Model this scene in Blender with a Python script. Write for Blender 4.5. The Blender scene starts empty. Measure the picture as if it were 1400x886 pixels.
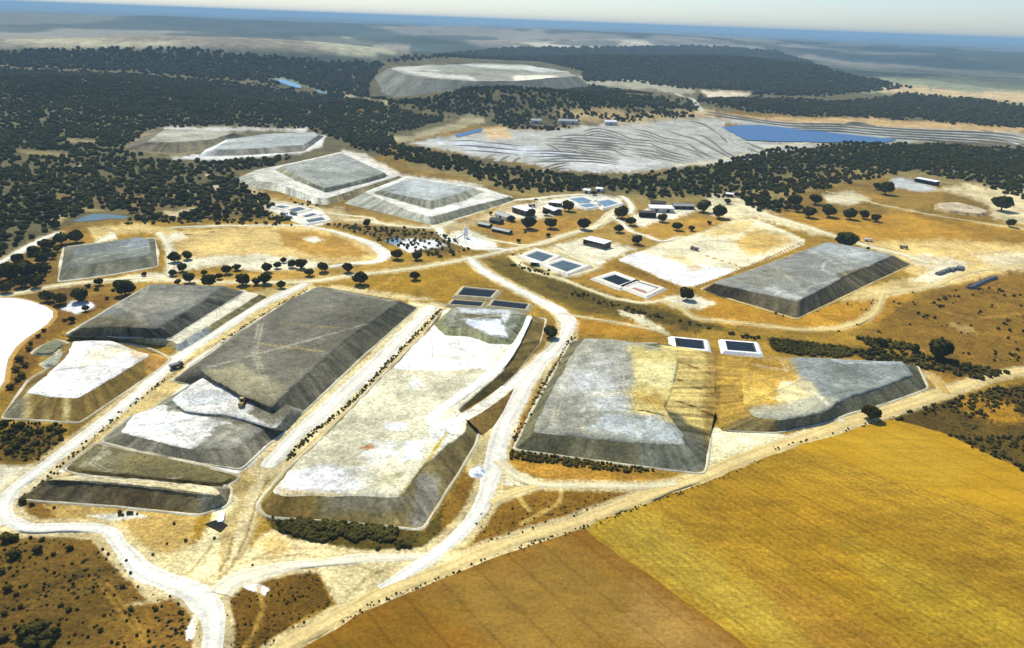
import bpy, bmesh, math, random
import numpy as np
R = math.radians
sc = bpy.context.scene
col = sc.collection

# ---------------------------------------------------------------- camera
HC = 170.0                       # metres above the pads
HFOV, W_PH, H_PH = 65.0, 1400.0, 886.0
F = 700.0 / math.tan(R(HFOV / 2))
ROLL = math.atan(52 / 1400.0)
PITCH = math.atan((443 - 27.5) * math.cos(ROLL) / F)
cam_d = bpy.data.cameras.new('camera')
cam = bpy.data.objects.new('camera', cam_d)
col.objects.link(cam)
cam_d.sensor_width = 36
cam_d.lens = 18.0 / math.tan(R(HFOV / 2))
cam_d.clip_start = 1.0
cam_d.clip_end = 200000.0
cam.location = (0, 0, HC)
from mathutils import Matrix, Vector
cam.matrix_world = (Matrix.Translation((0, 0, HC)) @ Matrix.Rotation(math.pi / 2 - PITCH, 4, 'X')
                    @ Matrix.Rotation(ROLL, 4, 'Z'))
sc.camera = cam

# ---------------------------------------------------------------- sky and sun
SUN_EL, SUN_AZ = 50.0, -26.0      # degrees; azimuth from +Y towards +X (negative = left of the view)
world = bpy.data.worlds.new('World')
sc.world = world
world.use_nodes = True
wn, wl = world.node_tree.nodes, world.node_tree.links
wn.clear()
sky = wn.new('ShaderNodeTexSky')
sky.sky_type = 'NISHITA'
sky.sun_disc = False
sky.sun_elevation = R(SUN_EL)
sky.sun_rotation = R(SUN_AZ)
sky.altitude = 500
sky.air_density = 1.0
sky.dust_density = 0.9
sky.ozone_density = 2.0
bg = wn.new('ShaderNodeBackground')
bg.inputs['Strength'].default_value = 0.115
wo = wn.new('ShaderNodeOutputWorld')
tint = wn.new('ShaderNodeMix'); tint.data_type = 'RGBA'; tint.blend_type = 'MULTIPLY'
tint.inputs['Factor'].default_value = 1.0
tint.inputs[7].default_value = (.88, 1.0, 1.20, 1)
wl.new(sky.outputs[0], tint.inputs[6])
wl.new(tint.outputs[2], bg.inputs[0])
wl.new(bg.outputs[0], wo.inputs[0])
sun_d = bpy.data.lights.new('sun', 'SUN')
sun_d.energy = 5.0
sun_d.angle = R(0.5)
sun_d.color = (1.0, 0.955, 0.84)
sun = bpy.data.objects.new('sun', sun_d)
col.objects.link(sun)
sdir = Vector((math.sin(R(SUN_AZ)) * math.cos(R(SUN_EL)), math.cos(R(SUN_AZ)) * math.cos(R(SUN_EL)), math.sin(R(SUN_EL))))
sun.rotation_euler = sdir.to_track_quat('Z', 'Y').to_euler()
sun.location = (0, 0, 400)
sc.view_settings.view_transform = 'Standard'
sc.view_settings.look = 'None'
sc.view_settings.exposure = 0.08
sc.view_settings.gamma = 1.0
sc.render.engine = 'CYCLES'
sc.cycles.max_bounces = 6
sc.cycles.diffuse_bounces = 3
sc.cycles.volume_bounces = 1
sc.cycles.use_denoising = True

rng = np.random.RandomState(11)
random.seed(5)

# ---------------------------------------------------------------- helpers: noise, terrain, chart
def vnoise(x, y, seed=0):
    xi, yi = np.floor(x), np.floor(y)
    fx, fy = x - xi, y - yi
    fx, fy = fx * fx * (3 - 2 * fx), fy * fy * (3 - 2 * fy)
    def h(a, b):
        s = np.sin(a * 127.1 + b * 311.7 + seed * 74.7) * 43758.5453
        return s - np.floor(s)
    return ((h(xi, yi) * (1 - fx) + h(xi + 1, yi) * fx) * (1 - fy) + (h(xi, yi + 1) * (1 - fx) + h(xi + 1, yi + 1) * fx) * fy) * 2 - 1
def fbm(x, y, seed=0, o=3):
    s, a = 0, 1.0
    for k in range(o):
        s = s + a * vnoise(x * 2 ** k, y * 2 ** k, seed + k * 7)
        a *= 0.5
    return s / (2 - 2.0 ** (1 - o))
def sstep(a, b, x):
    t = np.clip((x - a) / (b - a), 0, 1)
    return t * t * (3 - 2 * t)

def plane_xy(px, py, z=0.0):
    x, y = px - 700.0, 443.0 - py
    c, s = math.cos(ROLL), math.sin(ROLL)
    xr, yr = x * c - y * s, x * s + y * c
    v = (xr, F * math.cos(PITCH) + yr * math.sin(PITCH), -F * math.sin(PITCH) + yr * math.cos(PITCH))
    return v
def at0(px, py, z=0.0):
    v = plane_xy(px, py)
    t = (z - HC) / min(v[2], -3.0)
    return (v[0] * t, v[1] * t)
# hills: px, py of the foot on the level ground, lateral sigma m, depth sigma m, height m
HILLS = [(130, 84, 1100, 420, 62), (420, 90, 700, 350, 35), (60, 128, 420, 330, 22), (300, 128, 450, 300, 16),
         (690, 152, 300, 120, 47), (850, 140, 300, 170, 20), (1000, 98, 560, 420, 50), (800, 92, 420, 350, 24), (1250, 120, 500, 250, 12),
         (1330, 86, 900, 500, 40), (455, 128, 330, 260, -46), (560, 60, 1500, 700, 40), (300, 40, 3000, 1600, 90),
         (900, 62, 1800, 1200, 60), (1200, 72, 2600, 1500, 60)]
HW = []
for (px, py, sx, sy, hh) in HILLS:
    a = at0(px, py)
    HW.append((a[0], a[1], sx, sy, hh))
def hgt(x, y):
    x = np.asarray(x, float); y = np.asarray(y, float)
    d = np.sqrt(x * x + y * y)
    z = np.zeros_like(d)
    for (cx, cy, sx, sy, hh) in HW:
        L = math.hypot(cx, cy)
        ex, ey = cx / L, cy / L
        a = (x - cx) * ex + (y - cy) * ey
        b = -(x - cx) * ey + (y - cy) * ex
        z = z + hh * np.exp(-(a / sy) ** 2 - (b / sx) ** 2)
    z = z + 10 * fbm(x / 420, y / 420, 3) * sstep(1900, 3200, d)
    z = z + 34 * fbm(x / 2600, y / 1500, 9, 4) * sstep(3500, 9000, d) + 60 * fbm(x / 5200, y / 3800, 19, 4) * sstep(9000, 18000, d)
    r = sstep(.18, .30, x / np.maximum(y, 15.0))          # the reservoir basin on the right is level further out
    return z * (sstep(1180, 1420, d) * (1 - r) + sstep(1540, 1850, d) * r)
TT = np.geomspace(120, 70000, 900)
def at(px, py, z=None):
    """the place on the ground (or at height z) seen at a spot of the photograph"""
    if z is not None:
        p = at0(px, py, z)
        return (p[0], p[1], z)
    v = np.array(plane_xy(px, py))
    v = v / np.linalg.norm(v)
    x, y, zz = v[0] * TT, v[1] * TT, HC + v[2] * TT
    g = zz - hgt(x, y)
    i = np.argmax(g < 0)
    if g[i] >= 0:
        i = len(TT) - 2
        t = TT[i]
    else:
        t = TT[i - 1] + (TT[i] - TT[i - 1]) * g[i - 1] / (g[i - 1] - g[i])
    X, Y = v[0] * t, v[1] * t
    return (X, Y, float(hgt(X, Y)))
def chart(x, y):
    x = np.asarray(x, float); y = np.asarray(y, float)
    yy = np.maximum(y, 15.0)
    return F * x / yy, F * (HC - hgt(x, y)) / yy

def poly_sd(U, V, P):
    P = np.asarray(P, float)
    n = len(P)
    d2 = np.full(U.shape, 1e18)
    ins = np.zeros(U.shape, bool)
    for i in range(n):
        a, b = P[i], P[(i + 1) % n]
        e = b - a
        L = max(e @ e, 1e-9)
        t = np.clip(((U - a[0]) * e[0] + (V - a[1]) * e[1]) / L, 0, 1)
        d2 = np.minimum(d2, (U - a[0] - t * e[0]) ** 2 + (V - a[1] - t * e[1]) ** 2)
        if a[1] != b[1]:
            c = ((a[1] > V) != (b[1] > V)) & (U < (b[0] - a[0]) * (V - a[1]) / (b[1] - a[1]) + a[0])
            ins ^= c
    d = np.sqrt(d2)
    return np.where(ins, d, -d)
def line_d(X, Y, P):
    d2 = np.full(X.shape, 1e18)
    for a, b in zip(P[:-1], P[1:]):
        a, b = np.array(a[:2]), np.array(b[:2])
        e = b - a
        L = max(e @ e, 1e-9)
        t = np.clip(((X - a[0]) * e[0] + (Y - a[1]) * e[1]) / L, 0, 1)
        d2 = np.minimum(d2, (X - a[0] - t * e[0]) ** 2 + (Y - a[1] - t * e[1]) ** 2)
    return np.sqrt(d2)
def lin(c, k=1.0):
    out = []
    if k > .6:      # pale soils are bright, strongly coloured ones darker
        k = k * (.74 + .26 * min(c[:3]) / max(c[:3]))
    for v in c[:3]:
        v = v / 255.0
        out.append((v / 12.92 if v <= .04045 else ((v + .055) / 1.055) ** 2.4) * k)
    if k > .6:
        sat = 1 - min(c[:3]) / max(c[:3])
        out[1] *= 1 + .09 * sat; out[0] *= 1 - .04 * sat
    return out
ALB = 0.92
def densify(P, closed, step=45):
    out = []
    n = len(P)
    for i in range(n if closed else n - 1):
        a, b = P[i], P[(i + 1) % n]
        k = max(1, int(math.hypot(b[0] - a[0], b[1] - a[1]) / step))
        for j in range(k):
            out.append((a[0] + (b[0] - a[0]) * j / k, a[1] + (b[1] - a[1]) * j / k))
    if not closed:
        out.append(P[-1])
    return out
def paint(X, Y, base, layers, z=None):
    """land cover: base colour and soft-edged patches and strips of other soil or cover"""
    U, V = chart(X, Y)
    D = np.sqrt(X * X + Y * Y + HC * HC)
    C = np.empty((len(X), 4))
    C[:, :3] = np.array(lin(base, ALB))
    C[:, 3] = base[3] if len(base) > 3 else 0.0
    n1 = fbm(U / 16, V / 6, 21) * 1.3
    n2 = fbm(U / 4.5, V / 2.2, 22, 3) * 1.3 * sstep(20, 90, V)
    n1 = n1 * (.45 + .55 * sstep(20, 90, V))
    for L in layers:
        kind, pts, c = L[0], L[1], L[2]
        soft = L[3] if len(L) > 3 else 2.0
        warp = L[4] if len(L) > 4 else 2.0
        op = L[5] if len(L) > 5 else 1.0
        if kind == 'P':
            W = [at(q[0], q[1], z) for q in densify(pts, True)]
            Q = [chart(w[0], w[1]) for w in W]
            Q = [(float(a), float(b)) for a, b in Q]
            m = soft + warp * 2 + 3
            us, vs = [q[0] for q in Q], [q[1] for q in Q]
            sel = (U > min(us) - m) & (U < max(us) + m) & (V > min(vs) - m) & (V < max(vs) + m)
            if not sel.any():
                continue
            sd = poly_sd(U[sel], V[sel], Q)
        else:
            wd = L[6]
            W = pts if kind == 'W' else [at(q[0], q[1], z) for q in densify(pts, False)]
            xs, ys = [w[0] for w in W], [w[1] for w in W]
            m = wd + 30
            sel = (X > min(xs) - m) & (X < max(xs) + m) & (Y > min(ys) - m) & (Y < max(ys) + m)
            if not sel.any():
                continue
            sd = (wd / 2 - line_d(X[sel], Y[sel], W)) * F / D[sel]
        sd = sd + warp * (0.9 * n1[sel] + 0.9 * n2[sel])
        a = (sstep(-soft, soft, sd) * op)[:, None]
        cc = np.array(lin(c, ALB) + [c[3] if len(c) > 3 else 0.0])
        C[sel] = C[sel] * (1 - a) + cc * a
    return C

# ---------------------------------------------------------------- helpers: objects
def tag(o, label=None, cat=None, group=None, kind=None):
    if label: o['label'] = label
    if cat: o['category'] = cat
    if group: o['group'] = group
    if kind: o['kind'] = kind
    return o
def mesh_np(name, verts, faces, mats=None, smooth=False, cols=None):
    me = bpy.data.meshes.new(name)
    verts = np.asarray(verts, np.float32)
    if isinstance(faces, np.ndarray):
        n, k = faces.shape
        me.vertices.add(len(verts))
        me.vertices.foreach_set('co', verts.ravel())
        me.loops.add(n * k)
        me.loops.foreach_set('vertex_index', faces.ravel().astype(np.int32))
        me.polygons.add(n)
        me.polygons.foreach_set('loop_start', np.arange(0, n * k, k, dtype=np.int32))
        me.update(calc_edges=True)
    else:
        me.from_pydata([tuple(map(float, v)) for v in verts], [], faces)
    me.validate()
    if smooth:
        me.polygons.foreach_set('use_smooth', np.ones(len(me.polygons), bool))
    if cols is not None:
        ca = me.color_attributes.new('Col', 'FLOAT_COLOR', 'POINT')
        ca.data.foreach_set('color', np.asarray(cols, np.float32).ravel())
    for m in (mats or []):
        me.materials.append(m)
    return me
def link(name, me, parent=None, loc=None):
    o = bpy.data.objects.new(name, me)
    col.objects.link(o)
    if parent: o.parent = parent
    if loc is not None: o.location = loc
    return o
def empty(name, loc, rz=0.0):
    o = bpy.data.objects.new(name, None)
    col.objects.link(o)
    o.location = loc
    o.rotation_euler = (0, 0, rz)
    o.empty_display_size = 2
    return o
def grid_faces(nr, nc, closed=False):
    r = np.arange(nr - 1)[:, None]
    c = np.arange(nc if closed else nc - 1)[None, :]
    c2 = (c + 1) % nc
    a = r * nc + c; b = r * nc + c2; d = (r + 1) * nc + c; e = (r + 1) * nc + c2
    return np.stack([a.ravel(), b.ravel(), e.ravel(), d.ravel()], 1)
class MB:
    """collects boxes, prisms and tubes into one mesh object"""
    def __init__(s):
        s.v, s.f = [], []
    def add(s, vs, fs):
        k = len(s.v)
        s.v += [tuple(v) for v in vs]
        s.f += [tuple(k + i for i in f) for f in fs]
        return s
    def box(s, x0, x1, y0, y1, z0, z1):
        return s.add([(x0, y0, z0), (x1, y0, z0), (x1, y1, z0), (x0, y1, z0), (x0, y0, z1), (x1, y0, z1), (x1, y1, z1), (x0, y1, z1)],
                     [(0, 3, 2, 1), (4, 5, 6, 7), (0, 1, 5, 4), (1, 2, 6, 5), (2, 3, 7, 6), (3, 0, 4, 7)])
    def tube(s, p, q, r0, r1=None, n=8):
        r1 = r0 if r1 is None else r1
        p, q = Vector(p), Vector(q)
        d = (q - p).normalized()
        a = d.orthogonal().normalized(); b = d.cross(a)
        vs = [p + (a * math.cos(t) + b * math.sin(t)) * r0 for t in [2 * math.pi * i / n for i in range(n)]]
        vs += [q + (a * math.cos(t) + b * math.sin(t)) * r1 for t in [2 * math.pi * i / n for i in range(n)]]
        fs = [(i, (i + 1) % n, n + (i + 1) % n, n + i) for i in range(n)]
        fs += [tuple(range(n - 1, -1, -1)), tuple(range(n, 2 * n))]
        return s.add(vs, fs)
    def build(s, name, mat, parent=None, loc=None):
        return link(name, mesh_np(name, s.v, s.f, [mat]), parent, loc)

# ---------------------------------------------------------------- materials
def mat_new(name):
    m = bpy.data.materials.new(name)
    m.use_nodes = True
    nt = m.node_tree
    b = nt.nodes['Principled BSDF']
    b.inputs['Roughness'].default_value = 0.9
    b.inputs['Specular IOR Level'].default_value = 0.2
    return m, nt, b
def N(nt, t, **kw):
    n = nt.nodes.new(t)
    for k, v in kw.items():
        setattr(n, k, v)
    return n
def mathn(nt, op, a, b=None, c=None, clamp=False):
    n = N(nt, 'ShaderNodeMath', operation=op, use_clamp=clamp)
    for i, v in enumerate((a, b, c)):
        if v is None: continue
        if isinstance(v, (int, float)): n.inputs[i].default_value = v
        else: nt.links.new(v, n.inputs[i])
    return n.outputs[0]
def noise(nt, vec, scale, detail=3, rough=.55):
    n = N(nt, 'ShaderNodeTexNoise')
    n.inputs['Scale'].default_value = scale
    n.inputs['Detail'].default_value = detail
    n.inputs['Roughness'].default_value = rough
    nt.links.new(vec, n.inputs['Vector'])
    return n.outputs['Fac']
def vmul(nt, colr, fac):
    n = N(nt, 'ShaderNodeVectorMath', operation='SCALE')
    nt.links.new(colr, n.inputs[0])
    nt.links.new(fac, n.inputs['Scale'])
    return n.outputs[0]
def mixc(nt, fac, a, b):
    n = N(nt, 'ShaderNodeMix', data_type='RGBA')
    nt.links.new(fac, n.inputs['Factor'])
    for i, v in ((6, a), (7, b)):
        if isinstance(v, (tuple, list)): n.inputs[i].default_value = (*v[:3], 1)
        else: nt.links.new(v, n.inputs[i])
    return n.outputs[2]

def earth_mat(name='earth', amp=1.0, stretch=None, bump=0.5, rows=None):
    m, nt, b = mat_new(name)
    geo = N(nt, 'ShaderNodeNewGeometry')
    pos = geo.outputs['Position']
    vec = pos
    if stretch:
        mp = N(nt, 'ShaderNodeMapping')
        mp.inputs['Rotation'].default_value = (0, 0, stretch[0])
        mp.inputs['Scale'].default_value = (stretch[1], stretch[2], 1)
        nt.links.new(pos, mp.inputs['Vector'])
        vec = mp.outputs[0]
    at_ = N(nt, 'ShaderNodeAttribute', attribute_name='Col')
    c = at_.outputs['Color']
    f1 = noise(nt, vec, 1 / 6., 8, .86)
    f2 = noise(nt, vec, 1 / 34., 8, .82)
    f3 = noise(nt, pos, 1 / 60., 3, .5)
    s = mathn(nt, 'MULTIPLY_ADD', f1, 2.4 * amp, 1 - 1.2 * amp)
    s2 = mathn(nt, 'MULTIPLY_ADD', f2, 2.6 * amp, 1 - 1.3 * amp)
    s3 = mathn(nt, 'MULTIPLY_ADD', f3, 0.8 * amp, 1 - .4 * amp)
    s = mathn(nt, 'MULTIPLY', mathn(nt, 'MULTIPLY', s, s2), s3)
    f4 = noise(nt, pos, 1 / 1.3, 2, .7)
    s = mathn(nt, 'MULTIPLY', s, mathn(nt, 'MULTIPLY_ADD', f4, 2.0 * amp, 1 - 1.0 * amp))
    s = mathn(nt, 'MAXIMUM', s, .12)
    c = vmul(nt, c, s)
    # warmer and paler grains
    g = noise(nt, vec, 1 / 5., 4, .7)
    g = mathn(nt, 'MULTIPLY_ADD', g, 4.0, -2.1, clamp=True)
    warm = N(nt, 'ShaderNodeVectorMath', operation='MULTIPLY')
    nt.links.new(c, warm.inputs[0]); warm.inputs[1].default_value = (1.02, .93, .74)
    c = mixc(nt, mathn(nt, 'MULTIPLY', g, .5 * amp), c, warm.outputs[0])
    # low scrub speckle
    vo = N(nt, 'ShaderNodeTexVoronoi')
    vo.inputs['Scale'].default_value = 1 / 2.1
    vo.inputs['Randomness'].default_value = 1
    nt.links.new(pos, vo.inputs['Vector'])
    cl = noise(nt, pos, 1 / 22., 3, .6)
    th = mathn(nt, 'MULTIPLY', at_.outputs['Alpha'], mathn(nt, 'MULTIPLY_ADD', cl, 2.6, -.75, clamp=True))
    sp = mathn(nt, 'SUBTRACT', mathn(nt, 'MULTIPLY', th, .66), vo.outputs['Distance'])
    sp = mathn(nt, 'MULTIPLY', sp, 6.0, clamp=True)
    c = mixc(nt, sp, c, (.020, .020, .008))
    if rows:
        wv = N(nt, 'ShaderNodeTexWave', wave_type='BANDS', bands_direction='X')
        mp = N(nt, 'ShaderNodeMapping')
        mp.inputs['Rotation'].default_value = (0, 0, rows[0])
        nt.links.new(pos, mp.inputs['Vector']); nt.links.new(mp.outputs[0], wv.inputs['Vector'])
        wv.inputs['Scale'].default_value = rows[1]
        wv.inputs['Distortion'].default_value = rows[3]
        wv.inputs['Detail'].default_value = 2
        c = vmul(nt, c, mathn(nt, 'MULTIPLY_ADD', wv.outputs['Fac'], rows[2], 1 - rows[2] / 2))
        w2 = N(nt, 'ShaderNodeTexWave', wave_type='BANDS', bands_direction='X')      # tractor tramlines
        nt.links.new(mp.outputs[0], w2.inputs['Vector'])
        w2.inputs['Scale'].default_value = .024
        w2.inputs['Distortion'].default_value = .25
        w2.inputs['Detail Scale'].default_value = .3
        tr = mathn(nt, 'POWER', w2.outputs['Fac'], 60.0)
        c = vmul(nt, c, mathn(nt, 'MULTIPLY_ADD', mathn(nt, 'MULTIPLY', tr, mathn(nt, 'MULTIPLY_ADD', f2, 2.0, -.3, clamp=True)), -.3, 1.0))
    nt.links.new(c, b.inputs['Base Color'])
    bp = N(nt, 'ShaderNodeBump')
    bp.inputs['Strength'].default_value = bump
    bp.inputs['Distance'].default_value = .8
    nt.links.new(mathn(nt, 'ADD', f1, mathn(nt, 'MULTIPLY', sp, .8)), bp.inputs['Height'])
    nt.links.new(bp.outputs[0], b.inputs['Normal'])
    b.inputs['Specular IOR Level'].default_value = 0.05
    return m
def flat_mat(name, c, rough=.8, spec=.2, var=.25, scale=.8, metal=0.0):
    m, nt, b = mat_new(name)
    geo = N(nt, 'ShaderNodeNewGeometry')
    f = noise(nt, geo.outputs['Position'], scale, 3, .6)
    rgb = N(nt, 'ShaderNodeRGB'); rgb.outputs[0].default_value = (*c, 1)
    nt.links.new(vmul(nt, rgb.outputs[0], mathn(nt, 'MULTIPLY_ADD', f, 2 * var, 1 - var)), b.inputs['Base Color'])
    b.inputs['Roughness'].default_value = rough
    b.inputs['Specular IOR Level'].default_value = spec
    b.inputs['Metallic'].default_value = metal
    return m
def leaf_mat(name, c1, c2, sc1=.35):
    m, nt, b = mat_new(name)
    geo = N(nt, 'ShaderNodeNewGeometry')
    f = noise(nt, geo.outputs['Position'], sc1, 4, .7)
    g = noise(nt, geo.outputs['Position'], 1 / 25., 2, .5)
    f = mathn(nt, 'ADD', mathn(nt, 'MULTIPLY_ADD', f, 2.2, -.85), mathn(nt, 'MULTIPLY_ADD', g, 1.4, -.45), clamp=True)
    c = mixc(nt, f, c1, c2)
    nt.links.new(c, b.inputs['Base Color'])
    bp = N(nt, 'ShaderNodeBump')
    bp.inputs['Strength'].default_value = .9
    bp.inputs['Distance'].default_value = .5
    nt.links.new(noise(nt, geo.outputs['Position'], 1.4, 3, .7), bp.inputs['Height'])
    nt.links.new(bp.outputs[0], b.inputs['Normal'])
    b.inputs['Roughness'].default_value = 1.0
    b.inputs['Specular IOR Level'].default_value = 0.0
    return m
def water_mat(name, c, rough=.12, spec=.5, bump=.06, scale=.5):
    m, nt, b = mat_new(name)
    geo = N(nt, 'ShaderNodeNewGeometry')
    f = noise(nt, geo.outputs['Position'], 1 / 9., 3, .6)
    rgb = N(nt, 'ShaderNodeRGB'); rgb.outputs[0].default_value = (*c, 1)
    nt.links.new(vmul(nt, rgb.outputs[0], mathn(nt, 'MULTIPLY_ADD', f, .8, .6)), b.inputs['Base Color'])
    b.inputs['Roughness'].default_value = rough
    b.inputs['Specular IOR Level'].default_value = spec
    bp = N(nt, 'ShaderNodeBump')
    bp.inputs['Strength'].default_value = bump
    nt.links.new(noise(nt, geo.outputs['Position'], scale, 3, .6), bp.inputs['Height'])
    nt.links.new(bp.outputs[0], b.inputs['Normal'])
    return m
M_EARTH = earth_mat('earth')
M_HEAP = earth_mat('crushed_ore', .9, None, .6)
M_ROAD = earth_mat('road_dirt', .45, None, .3)
M_LEAF = leaf_mat('oak_leaves', (.016, .015, .002), (.085, .078, .012))
M_LEAF_HAZE = leaf_mat('haze_pale_oak_leaves', (.022, .022, .005), (.115, .108, .032))  # same oaks as oak_leaves, colour paled to carry the haze of distance
M_LEAFG = leaf_mat('bush_leaves', (.022, .022, .005), (.12, .10, .022), .9)
M_BARK = flat_mat('bark', (.07, .055, .04), .9, .1)
M_WATER = water_mat('reservoir_water', (.045, .12, .25), .4, .12, .1)
M_RIVER = water_mat('river_water', (.10, .28, .42), .3, .2)
M_POOL = water_mat('pool_water', (.05, .11, .12), .35, .12)
M_PDARK = water_mat('dark_pond_water', (.022, .032, .042), .75, .0, .04)
M_PBLUE = water_mat('grey_blue_pond_water', (.075, .115, .135), .6, .04, .04)
M_PPALE = water_mat('pale_blue_pond_water', (.13, .23, .29), .4, .12, .04)
M_LINER = flat_mat('dusty_pale_liner', lin((226, 222, 208), .9), .7, .2, .15, .3)
M_BLACKLINER = flat_mat('black_liner', (.03, .03, .032), .5, .3)
M_WHITE = flat_mat('white_roof_sheet', (.78, .79, .78), .5, .3, .08)
M_GREYROOF = flat_mat('grey_roof_sheet', (.28, .30, .28), .6, .3, .15)
M_DARKROOF = flat_mat('dark_roof_sheet', (.05, .045, .04), .8, .2, .2)
M_WALL = flat_mat('shed_wall', (.10, .085, .06), .85, .1, .2)
M_WALLW = flat_mat('plaster_wall', (.62, .58, .50), .85, .1, .12)
M_HOLE = flat_mat('door_opening', (.02, .018, .015), .9, .1, .1)
M_GLASS = flat_mat('window_glass', (.03, .04, .05), .15, .5, .1)
M_STEEL = flat_mat('weathered_steel', (.16, .155, .15), .6, .3, .25)
M_YEL = flat_mat('machine_yellow', (.45, .28, .03), .5, .3, .15)
M_TYRE = flat_mat('tyre_rubber', (.02, .02, .02), .9, .1, .1)
M_RED = flat_mat('red_stained_liner', lin((190, 140, 125), .9), .8, .1, .2)
# ---------------------------------------------------------------- the ground: one sheet to the horizon
WHITE = (240, 238, 230); CREAM = (236, 224, 188); PALE = (226, 202, 148); TAN = (205, 176, 120)
GOLD = (205, 156, 56); BROWN = (150, 114, 36); DKBROWN = (94, 72, 24); OLIVE = (96, 82, 28)
GREY = (150, 150, 138); LGREY = (190, 192, 184); DKGREY = (104, 102, 90); FOREST = (106, 95, 60); FAR = (70, 80, 66)
P, L_ = 'P', 'L'
GL = []
def gp(c, pts, soft=2, warp=2, op=1): GL.append((P, pts, c, soft, warp, op))
def gl(c, pts, w, soft=1.5, warp=1.0, op=1): GL.append((L_, pts, c, soft, warp, op, w))
# far country
gp(FAR, [(-400, -60), (1900, -20), (1900, 150), (1250, 120), (800, 100), (300, 100), (-400, 110)], 3, 2)
gp((144, 134, 114), [(-300, 34), (0, 36), (200, 40), (350, 50), (480, 54), (560, 62), (560, 74), (400, 70), (330, 68), (200, 62), (0, 66), (-300, 70)], 3, 3)
gp((190, 180, 146), [(0, 54), (100, 52), (230, 58), (330, 66), (200, 64), (60, 62)], 2, 2)
gp((180, 174, 142), [(400, 50), (470, 50), (530, 66), (545, 74), (470, 74)], 2, 2)
gp((140, 130, 112), [(500, 36), (640, 34), (760, 38), (860, 50), (900, 58), (800, 60), (690, 66), (640, 60), (560, 46)], 3, 4)
gp((138, 130, 114), [(900, 44), (1040, 50), (1120, 66), (1250, 76), (1330, 88), (1250, 94), (1180, 92), (1050, 76), (940, 68), (860, 62)], 3, 4)
gp((196, 184, 154), [(800, 54), (880, 54), (900, 64), (800, 66), (705, 68), (700, 60)], 2, 2)
gp((70, 82, 80), [(1080, 66), (1250, 74), (1420, 90), (1420, 100), (1280, 92), (1150, 84)], 2, 3)
gp((150, 152, 118), [(1120, 118), (1180, 108), (1300, 104), (1500, 106), (1500, 145), (1400, 145), (1250, 132), (1140, 132)], 3, 3)
gp((214, 184, 136), [(1180, 116), (1240, 116), (1290, 124), (1420, 126), (1420, 145), (1370, 144), (1290, 134), (1210, 128)], 2, 3)
gp((120, 124, 92), [(1000, 140), (1100, 132), (1400, 140), (1400, 150), (1200, 138), (1080, 142)], 3, 3, .5)
# woods
gp(FOREST, [(-600, 70), (0, 76), (180, 68), (330, 76), (500, 98), (520, 140), (470, 150), (560, 158), (640, 165), (590, 185), (540, 195),
            (520, 215), (330, 240), (340, 262), (372, 275), (372, 300), (250, 304), (150, 300), (100, 306), (70, 318), (30, 345), (-20, 362), (-20, 400), (-600, 420)], 3, 3)
gp(FOREST, [(500, 85), (540, 80), (700, 70), (960, 66), (1110, 90), (1180, 126), (1250, 130), (1400, 145), (1400, 172), (1280, 168), (1130, 160), (980, 150), (950, 165), (860, 172), (730, 175), (640, 170), (540, 150), (420, 140), (440, 110)], 2, 2)
gp((150, 128, 72), [(540, 200), (640, 215), (760, 232), (880, 238), (960, 225), (1060, 205), (1160, 195), (1300, 192), (1500, 200), (1500, 300), (1400, 285), (1340, 262), (1200, 240), (1100, 262), (1040, 296), (960, 276), (880, 285), (840, 268), (700, 268), (640, 244), (560, 228)], 2, 3)
gp(FOREST, [(560, 200), (640, 214), (760, 232), (880, 238), (960, 225), (1060, 205), (1160, 195), (1300, 192), (1500, 200), (1500, 280), (1400, 268), (1300, 240), (1200, 228), (1100, 240), (1000, 262), (880, 268), (760, 262), (640, 232), (560, 212)], 3, 4, .75)
# clearings in the left wood
gp((160, 140, 88), [(22, 205), (60, 207), (94, 210), (92, 214), (40, 212)], 1.5, 1)
gp((150, 135, 92), [(90, 190), (130, 192), (128, 196), (95, 194)], 1.5, 1)
gp((190, 165, 105), [(72, 292), (88, 283), (118, 283), (140, 287), (100, 292), (78, 306), (70, 302)], 2, 2)
gp((215, 200, 160), [(222, 288), (240, 290), (262, 284), (268, 282), (258, 293), (235, 297)], 1.5, 1.5)
gp((150, 120, 62), [(60, 250), (130, 258), (230, 250), (320, 262), (330, 292), (180, 296), (90, 286)], 8, 6, .45)
gl((205, 190, 150), [(284, 238), (292, 246), (298, 262), (320, 263)], 5)
gl((195, 175, 130), [(220, 262), (250, 261), (275, 258)], 4)
gl((225, 215, 180), [(0, 176), (0, 178)], 4)
for (a, b) in [(107, 226), (198, 234), (220, 240), (258, 256), (12, 266), (75, 322), (268, 302), (345, 303)]:
    gl((225, 215, 190), [(a - 3, b), (a + 3, b + 2)], 5, 1, .5)
gl((200, 200, 190), [(113, 100), (115, 110)], 12, 1, .5)
# site: golden grass
gp((172, 130, 44), [(230, 300), (420, 300), (560, 290), (700, 278), (900, 300), (1100, 290), (1400, 300), (1500, 420), (1500, 1100), (-300, 1100), (-300, 420), (100, 420), (110, 310)], 6, 4)
gp((176, 138, 66), [(330, 268), (400, 262), (460, 290), (700, 275), (860, 275), (1000, 285), (1080, 300), (900, 345), (640, 340), (520, 320), (420, 300), (360, 296)], 5, 4, .8)
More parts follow.
